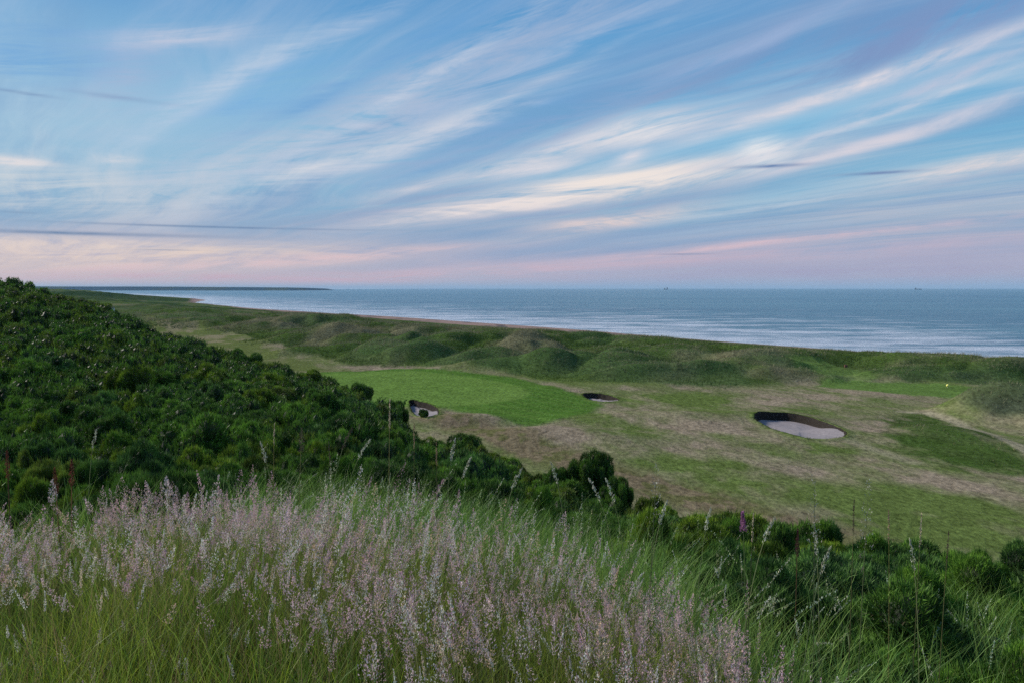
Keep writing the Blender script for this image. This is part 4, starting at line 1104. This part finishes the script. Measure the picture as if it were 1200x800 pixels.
# pink flower spike
top = at_depth(*PINK); bz = float(land_z(top[0] + .05, PINK[2])); H = top[2] - bz
root = empty('flower_spike', (top[0] + .05, PINK[2], bz)); tag(root, 'purple pink conical flower spike in front of the brown fairway band', 'flower')
A = lambda v: np.array([v], float); P = np.zeros((1, 3))
a1 = Acc(); blades(a1, P, A(H), A(.010), A(math.pi), A(.05 / H), A(.0), np.array([[.08, .12, .04]]), np.array([[.10, .14, .05]]), nseg=6, taper=.3); a1.build('stalk', M_GRASS, root)
a2 = Acc(); panicles(a2, P, A(H), A(math.pi), A(.05 / H), A(.0), A(max(.3, 1 - .13 / H)), A(.030), 260, A(.009), np.array([[.36, .15, .28]]), prof='cone'); a2.build('blossom', M_SEED, root)
a3 = Acc(); zb = np.array([[0, 0, H * q] for q in np.linspace(.1, .7, 8)])
blades(a3, zb, rng.uniform(.12, .22, 8), np.full(8, .03), rng.uniform(0, 6.28, 8), rng.uniform(.7, 1.1, 8), rng.uniform(.3, .9, 8), np.tile([.06, .12, .03], (8, 1)), np.tile([.09, .16, .04], (8, 1)), nseg=6); a3.build('leaf', M_GRASS, root)

# ------------------------------------------------------------------ haze
bm = bmesh.new(); add_box(bm, (0, 28500, 72), (122000, 64000, 156)); 
hm = bpy.data.materials.new('sea_air'); t_ = nt(hm)
ho_ = t_.nodes.new('ShaderNodeOutputMaterial'); pv = t_.nodes.new('ShaderNodeVolumePrincipled')
pv.inputs['Color'].default_value = (.50, .74, .98, 1); pv.inputs['Density'].default_value = 2.4e-5; pv.inputs['Anisotropy'].default_value = 0
t_.links.new(pv.outputs[0], ho_.inputs['Volume'])
tag(bm_obj('haze', bm, hm), kind='stuff')

# ------------------------------------------------------------------ sky
world = bpy.data.worlds.new('World'); scene.world = world; world.use_nodes = True
T = world.node_tree; T.nodes.clear(); N = T.nodes; L = T.links
def val(sock, v):
    if hasattr(v, 'is_output') or isinstance(v, bpy.types.NodeSocket): L.new(v, sock)
    else: sock.default_value = v
def Mt(op, a, b=None, c=None, clamp=False):
    n = N.new('ShaderNodeMath'); n.operation = op; n.use_clamp = clamp; val(n.inputs[0], a)
    if b is not None: val(n.inputs[1], b)
    if c is not None: val(n.inputs[2], c)
    return n.outputs[0]
def mixc(f, a, b):
    n = N.new('ShaderNodeMix'); n.data_type = 'RGBA'; val(n.inputs[0], f)
    for i, v in ((6, a), (7, b)):
        if isinstance(v, tuple): n.inputs[i].default_value = v + (1,)
        else: L.new(v, n.inputs[i])
    return n.outputs[2]
def mrange(v, a0, a1, b0, b1, smoothst=False):
    n = N.new('ShaderNodeMapRange'); val(n.inputs[0], v)
    if smoothst: n.interpolation_type = 'SMOOTHSTEP'
    for i, q in enumerate((a0, a1, b0, b1)): n.inputs[i + 1].default_value = q
    return n.outputs[0]
def s2l(c):
    return tuple(((v / 255) / 12.92 if v / 255 < .04045 else ((v / 255 + .055) / 1.055) ** 2.4) for v in c)
STR = .1
tc = N.new('ShaderNodeTexCoord'); sep = N.new('ShaderNodeSeparateXYZ'); L.new(tc.outputs['Generated'], sep.inputs[0])
dx, dy, dz = sep.outputs
az = Mt('MULTIPLY', Mt('ARCTAN2', dx, dy), 180 / math.pi); el = Mt('MULTIPLY', Mt('ARCSINE', dz), 180 / math.pi)
def azel(px, py):
    d = ray(px, py); d = d / np.linalg.norm(d); return math.degrees(math.atan2(d[0], d[1])), math.degrees(math.asin(d[2]))
def noise3(sx, sy, detail=4, rough=.6, off=0.0, dist=0.0):
    cb = N.new('ShaderNodeCombineXYZ'); val(cb.inputs[0], sx); val(cb.inputs[1], sy); cb.inputs[2].default_value = off
    n = N.new('ShaderNodeTexNoise'); n.inputs['Scale'].default_value = 1; n.inputs['Detail'].default_value = detail; n.inputs['Roughness'].default_value = rough; n.inputs['Distortion'].default_value = dist
    L.new(cb.outputs[0], n.inputs['Vector']); return n.outputs['Fac']
ramp = N.new('ShaderNodeValToRGB'); L.new(mrange(el, -2, 60, 0, 1), ramp.inputs[0])
stops = [(-2, (130, 150, 180)), (0.0, (146, 172, 204)), (0.9, (168, 174, 200)), (2.2, (172, 174, 200)), (4.5, (128, 166, 200)), (8, (122, 178, 212)), (13, (106, 174, 216)), (18, (88, 156, 208)), (24, (74, 140, 198)), (60, (62, 110, 170))]
cr = ramp.color_ramp
while len(cr.elements) < len(stops): cr.elements.new(.5)
for e, (d_, c_) in zip(cr.elements, stops): e.position = (d_ + 2) / 62; e.color = s2l(c_) + (1,)
col = ramp.outputs[0]
# warmer and paler towards the left horizon, cooler to the right
leftw = mrange(az, -38, 12, 1, 0, True); lowm = mrange(el, 0, 14, 1, 0, True)
col = mixc(Mt('MULTIPLY', Mt('MULTIPLY', leftw, mrange(el, 3, 13, 0, 1, True)), mrange(el, 10, 22, .55, .0, True)), col, s2l((188, 210, 222)))
col = mixc(Mt('MULTIPLY', Mt('MULTIPLY', leftw, mrange(el, 4.5, .6, 0, 1, True)), .75), col, s2l((208, 190, 192)))
rightw = mrange(az, 5, 38, 0, 1, True)
col = mixc(Mt('MULTIPLY', Mt('MULTIPLY', rightw, mrange(el, 14, 22, 0, 1, True)), .55), col, s2l((112, 138, 186)))
# cirrus sheet on a plane, streaks converging to the left horizon
hgt = Mt('ADD', Mt('MAXIMUM', dz, 0.0), .05)
U0 = Mt('DIVIDE', dx, hgt); V0 = Mt('DIVIDE', dy, hgt)
sa = R(-36); ca_, sa_ = math.cos(sa), math.sin(sa)
along = Mt('ADD', Mt('MULTIPLY', U0, sa_), Mt('MULTIPLY', V0, ca_)); across = Mt('SUBTRACT', Mt('MULTIPLY', U0, ca_), Mt('MULTIPLY', V0, sa_))
wob = noise3(Mt('MULTIPLY', along, .25), Mt('MULTIPLY', across, .35), 3, .5, 3.0)
acw = Mt('ADD', across, Mt('MULTIPLY', Mt('SUBTRACT', wob, .5), 1.1))
ci = noise3(Mt('MULTIPLY', along, .16), Mt('MULTIPLY', acw, 1.0), 7, .62, 7.0, .3)
ci2 = noise3(Mt('MULTIPLY', along, .42), Mt('MULTIPLY', acw, 4.2), 6, .66, 17.0, .4)
ci3 = noise3(Mt('MULTIPLY', along, 1.3), Mt('MULTIPLY', acw, 11.0), 5, .7, 27.0, .4)
cmix = Mt('ADD', ci, Mt('ADD', Mt('MULTIPLY', Mt('SUBTRACT', ci2, .5), .34), Mt('MULTIPLY', Mt('SUBTRACT', ci3, .5), .08)))
cden = Mt('MULTIPLY', mrange(cmix, .40, .72, 0, 1, True), mrange(el, .5, 5, .15, 1, True))
ccol = N.new('ShaderNodeValToRGB'); L.new(mrange(el, 0, 25, 0, 1), ccol.inputs[0])
cs = [(0, (196, 182, 196)), (3, (208, 190, 198)), (6, (204, 204, 212)), (11, (206, 218, 228)), (17, (186, 202, 224)), (25, (158, 180, 214))]
while len(ccol.color_ramp.elements) < len(cs): ccol.color_ramp.elements.new(.5)
for e, (d_, c_) in zip(ccol.color_ramp.elements, cs): e.position = d_ / 25; e.color = s2l(c_) + (1,)
col = mixc(Mt('MULTIPLY', cden, .58), col, ccol.outputs[0])
# mauve-blue shaded undersides
sh = Mt('ADD', noise3(Mt('MULTIPLY', along, .15), Mt('MULTIPLY', acw, .9), 5, .6, 31.0), Mt('MULTIPLY', Mt('SUBTRACT', ci2, .5), -.3))
col = mixc(Mt('MULTIPLY', mrange(sh, .48, .70, 0, 1, True), Mt('MULTIPLY', mrange(el, 1, 5, 0, .55, True), 1)), col, s2l((112, 150, 196)))
# individual cloud streaks (azimuth/elevation), px coordinates of the sky turned into directions
el_t = Mt('SUBTRACT', el, Mt('MULTIPLY', Mt('MULTIPLY', el, .016), az))
fib_n = Mt('ADD', noise3(Mt('MULTIPLY', az, .07), Mt('MULTIPLY', el_t, .55), 7, .68, 2.0, .8), Mt('MULTIPLY', Mt('SUBTRACT', ci2, .5), .35))
fib_w = noise3(Mt('MULTIPLY', az, .07), Mt('MULTIPLY', el, .22), 3, .5, 12.0)
def streak(px, py, Lp, Wp, slope, colr, amp, sharp=False, wobble=1.0, grain=.9):
    global col
    a0, e0 = azel(px, py); a1, e1 = azel(px + 30, py); deg = math.hypot(a1 - a0, e1 - e0) / 30
    Ld, Wd = Lp * deg, Wp * deg; c_, s_ = math.cos(R(slope)), math.sin(R(slope))
    ddx = Mt('SUBTRACT', az, a0); ddy = Mt('SUBTRACT', el, e0)
    u = Mt('ADD', Mt('MULTIPLY', ddx, c_ / Ld), Mt('MULTIPLY', ddy, s_ / Ld)); v = Mt('ADD', Mt('MULTIPLY', ddx, -s_ / Wd), Mt('MULTIPLY', ddy, c_ / Wd))
    v = Mt('ADD', v, Mt('MULTIPLY', Mt('SUBTRACT', fib_w, .5), 1.7 * wobble))
    r2_ = Mt('ADD', Mt('MULTIPLY', u, u), Mt('MULTIPLY', v, v))
    m = Mt('POWER', 2.718, Mt('MULTIPLY', r2_, -1.0))
    gr = mrange(fib_n, .36, .64, 1 - grain, 1 + grain * .7)
    m = Mt('MULTIPLY', Mt('MULTIPLY', m, gr), amp, clamp=True)
    col = mixc(m, col, s2l(colr))
CREAM = (236, 224, 222); WHT = (228, 232, 238); PNK = (222, 194, 200); LAV = (172, 186, 212); MAU = (116, 148, 194); BLU = (98, 146, 190); DRK = (92, 124, 166); CYA = (128, 192, 226)
for a in [
 # px, py, half length, half width, slope(deg up to the right), colour, amount
 (40, 60, 160, 50, 5, (96, 160, 216), .6), (300, 105, 110, 26, 24, (104, 170, 222), .5), (880, 160, 240, 24, 12, CYA, .5), (640, 120, 160, 18, 20, (100, 170, 222), .55), (560, 60, 160, 30, 20, (92, 156, 212), .4), (900, 235, 300, 14, 7, (140, 194, 222), .5),
 (760, 225, 260, 12, 8, BLU, .3), (420, 262, 230, 16, 4, (128, 158, 194), .6), (720, 285, 300, 16, 5, (110, 152, 196), .6), (480, 240, 140, 20, 14, (126, 152, 194), .5),
 (60, 225, 220, 34, 2, (214, 216, 218), .55), (310, 182, 150, 22, 18, (208, 214, 222), .5), (420, 140, 230, 34, 24, (184, 196, 216), .55), (560, 80, 260, 36, 22, (168, 184, 212), .5), (200, 45, 95, 14, 9, (204, 208, 224), .5), (150, 95, 70, 40, 40, LAV, .4),
 (620, 160, 240, 16, 14, LAV, .5), (760, 95, 300, 26, 17, (128, 152, 196), .45), (1000, 60, 340, 36, 15, MAU, .55), (1150, 15, 160, 30, 10, (134, 152, 196), .5),
 (800, 150, 110, 10, 12, (206, 208, 222), .6), (970, 112, 170, 9, 15, (222, 218, 226), .85), (1120, 90, 150, 10, 17, (196, 200, 220), .6), (1080, 150, 200, 9, 14, (198, 204, 222), .6),
 (650, 232, 220, 14, 9, CREAM, 1.0), (740, 213, 110, 12, 8, (244, 232, 224), 1.0), (752, 152, 64, 13, 10, (238, 234, 234), 1.0), (690, 165, 120, 8, 13, (220, 218, 226), .7), (620, 200, 60, 10, 8, (230, 224, 228), .6),
 (893, 179, 26, 15, 8, (236, 236, 238), 1.0), (860, 190, 70, 6, 8, (214, 212, 222), .6), (740, 186, 24, 9, 30, (222, 220, 228), .6), (1000, 176, 120, 7, 11, (216, 212, 222), .7), (1150, 195, 120, 11, 8, (240, 224, 220), 1.0), (930, 238, 180, 6, 7, (208, 214, 224), .5),
 (700, 261, 100, 10, 8, (232, 212, 208), 1.0), (930, 262, 260, 8, 5, (178, 196, 216), .5), (900, 285, 330, 5, 5, (214, 190, 202), .8), (1100, 215, 150, 9, 8, MAU, .4), (660, 250, 180, 8, 6, MAU, .45),
 (150, 300, 280, 18, 2, (228, 206, 196), .85), (300, 307, 260, 8, 4, PNK, .8), (700, 312, 420, 8, 3, (204, 182, 198), .75), (60, 288, 180, 12, 0, (232, 212, 202), .8), (250, 326, 360, 7, 0, (202, 174, 190), .7), (1000, 318, 300, 18, 0, (164, 160, 192), .6), (20, 190, 45, 7, 0, (230, 222, 222), .6),
 (135, 186, 28, 6, 0, (226, 220, 222), .5)]: streak(*a)
for a in [(470, 110, 200, 10, 30, (196, 208, 226), .55), (350, 60, 160, 12, 26, (186, 202, 224), .5), (640, 70, 220, 9, 22, (176, 194, 222), .5), (560, 130, 200, 7, 22, (200, 208, 224), .5), (250, 110, 130, 14, 34, (196, 210, 226), .5), (840, 70, 200, 8, 18, (160, 182, 218), .5), (500, 165, 160, 8, 20, (214, 216, 226), .5), (400, 185, 130, 8, 20, (220, 220, 226), .5), (560, 205, 150, 6, 13, (226, 220, 224), .55), (1050, 130, 180, 5, 15, (214, 214, 226), .6), (1130, 60, 120, 8, 18, (206, 208, 224), .6), (560, 180, 200, 6, 18, (96, 160, 208), .4), (450, 75, 220, 10, 28, (88, 156, 212), .45)]: streak(*a)
for a in [(70, 273, 170, 2.6, 0, DRK, .85), (240, 266, 190, 1.3, 0, DRK, .6), (20, 249, 26, 1.5, 0, DRK, .6), (25, 109, 34, 2.2, -2, (104, 132, 176), .7), (140, 115, 60, 3, -2, (118, 142, 184), .35), (900, 195, 40, 2.2, 0, (112, 138, 180), .9), (1030, 203, 45, 2, 0, (116, 140, 182), .8), (800, 298, 34, .9, 0, DRK, .5), (190, 293, 34, 1.0, 0, DRK, .5), (600, 274, 190, 8, 2, (106, 148, 194), .45)]:
    streak(*a, wobble=.15, grain=.5)
col = mixc(mrange(el, .6, .0, 0, .45, True), col, s2l((150, 174, 204)))
# physical sky adds its own falloff
SUN_AZ, SUN_EL = R(-64), R(31)
sky = N.new('ShaderNodeTexSky'); sky.sky_type = 'NISHITA'; sky.sun_disc = False; sky.sun_elevation = SUN_EL; sky.sun_rotation = SUN_AZ; sky.altitude = 20
scl = N.new('ShaderNodeVectorMath'); scl.operation = 'SCALE'; L.new(col, scl.inputs[0]); scl.inputs['Scale'].default_value = 1 / STR
mixs = N.new('ShaderNodeMix'); mixs.data_type = 'RGBA'; mixs.inputs[0].default_value = .06
L.new(scl.outputs[0], mixs.inputs[6]); L.new(sky.outputs[0], mixs.inputs[7])
bg = N.new('ShaderNodeBackground'); bg.inputs['Strength'].default_value = STR; L.new(mixs.outputs[2], bg.inputs[0])
wo = N.new('ShaderNodeOutputWorld'); L.new(bg.outputs[0], wo.inputs[0])
sl = bpy.data.lights.new('sun', 'SUN'); sl.energy = 5.0; sl.angle = R(16); sl.color = (1, .93, .82)
so = bpy.data.objects.new('sun', sl); C.objects.link(so)
dirv = Vector((math.sin(SUN_AZ) * math.cos(R(30)), math.cos(SUN_AZ) * math.cos(R(30)), math.sin(R(30))))
dirv = Vector((math.sin(SUN_AZ) * math.cos(SUN_EL), math.cos(SUN_AZ) * math.cos(SUN_EL), math.sin(SUN_EL)))
so.rotation_euler = dirv.to_track_quat('Z', 'Y').to_euler()
scene.view_settings.view_transform = 'Standard'; scene.view_settings.look = 'None'; scene.view_settings.exposure = 0; scene.view_settings.gamma = 1
scene.view_settings.use_curve_mapping = False
scene.cycles.use_denoising = False; scene.cycles.sample_clamp_direct = 4; scene.cycles.sample_clamp_indirect = 3
scene.cycles.max_bounces = 5; scene.cycles.diffuse_bounces = 3; scene.cycles.transparent_max_bounces = 4
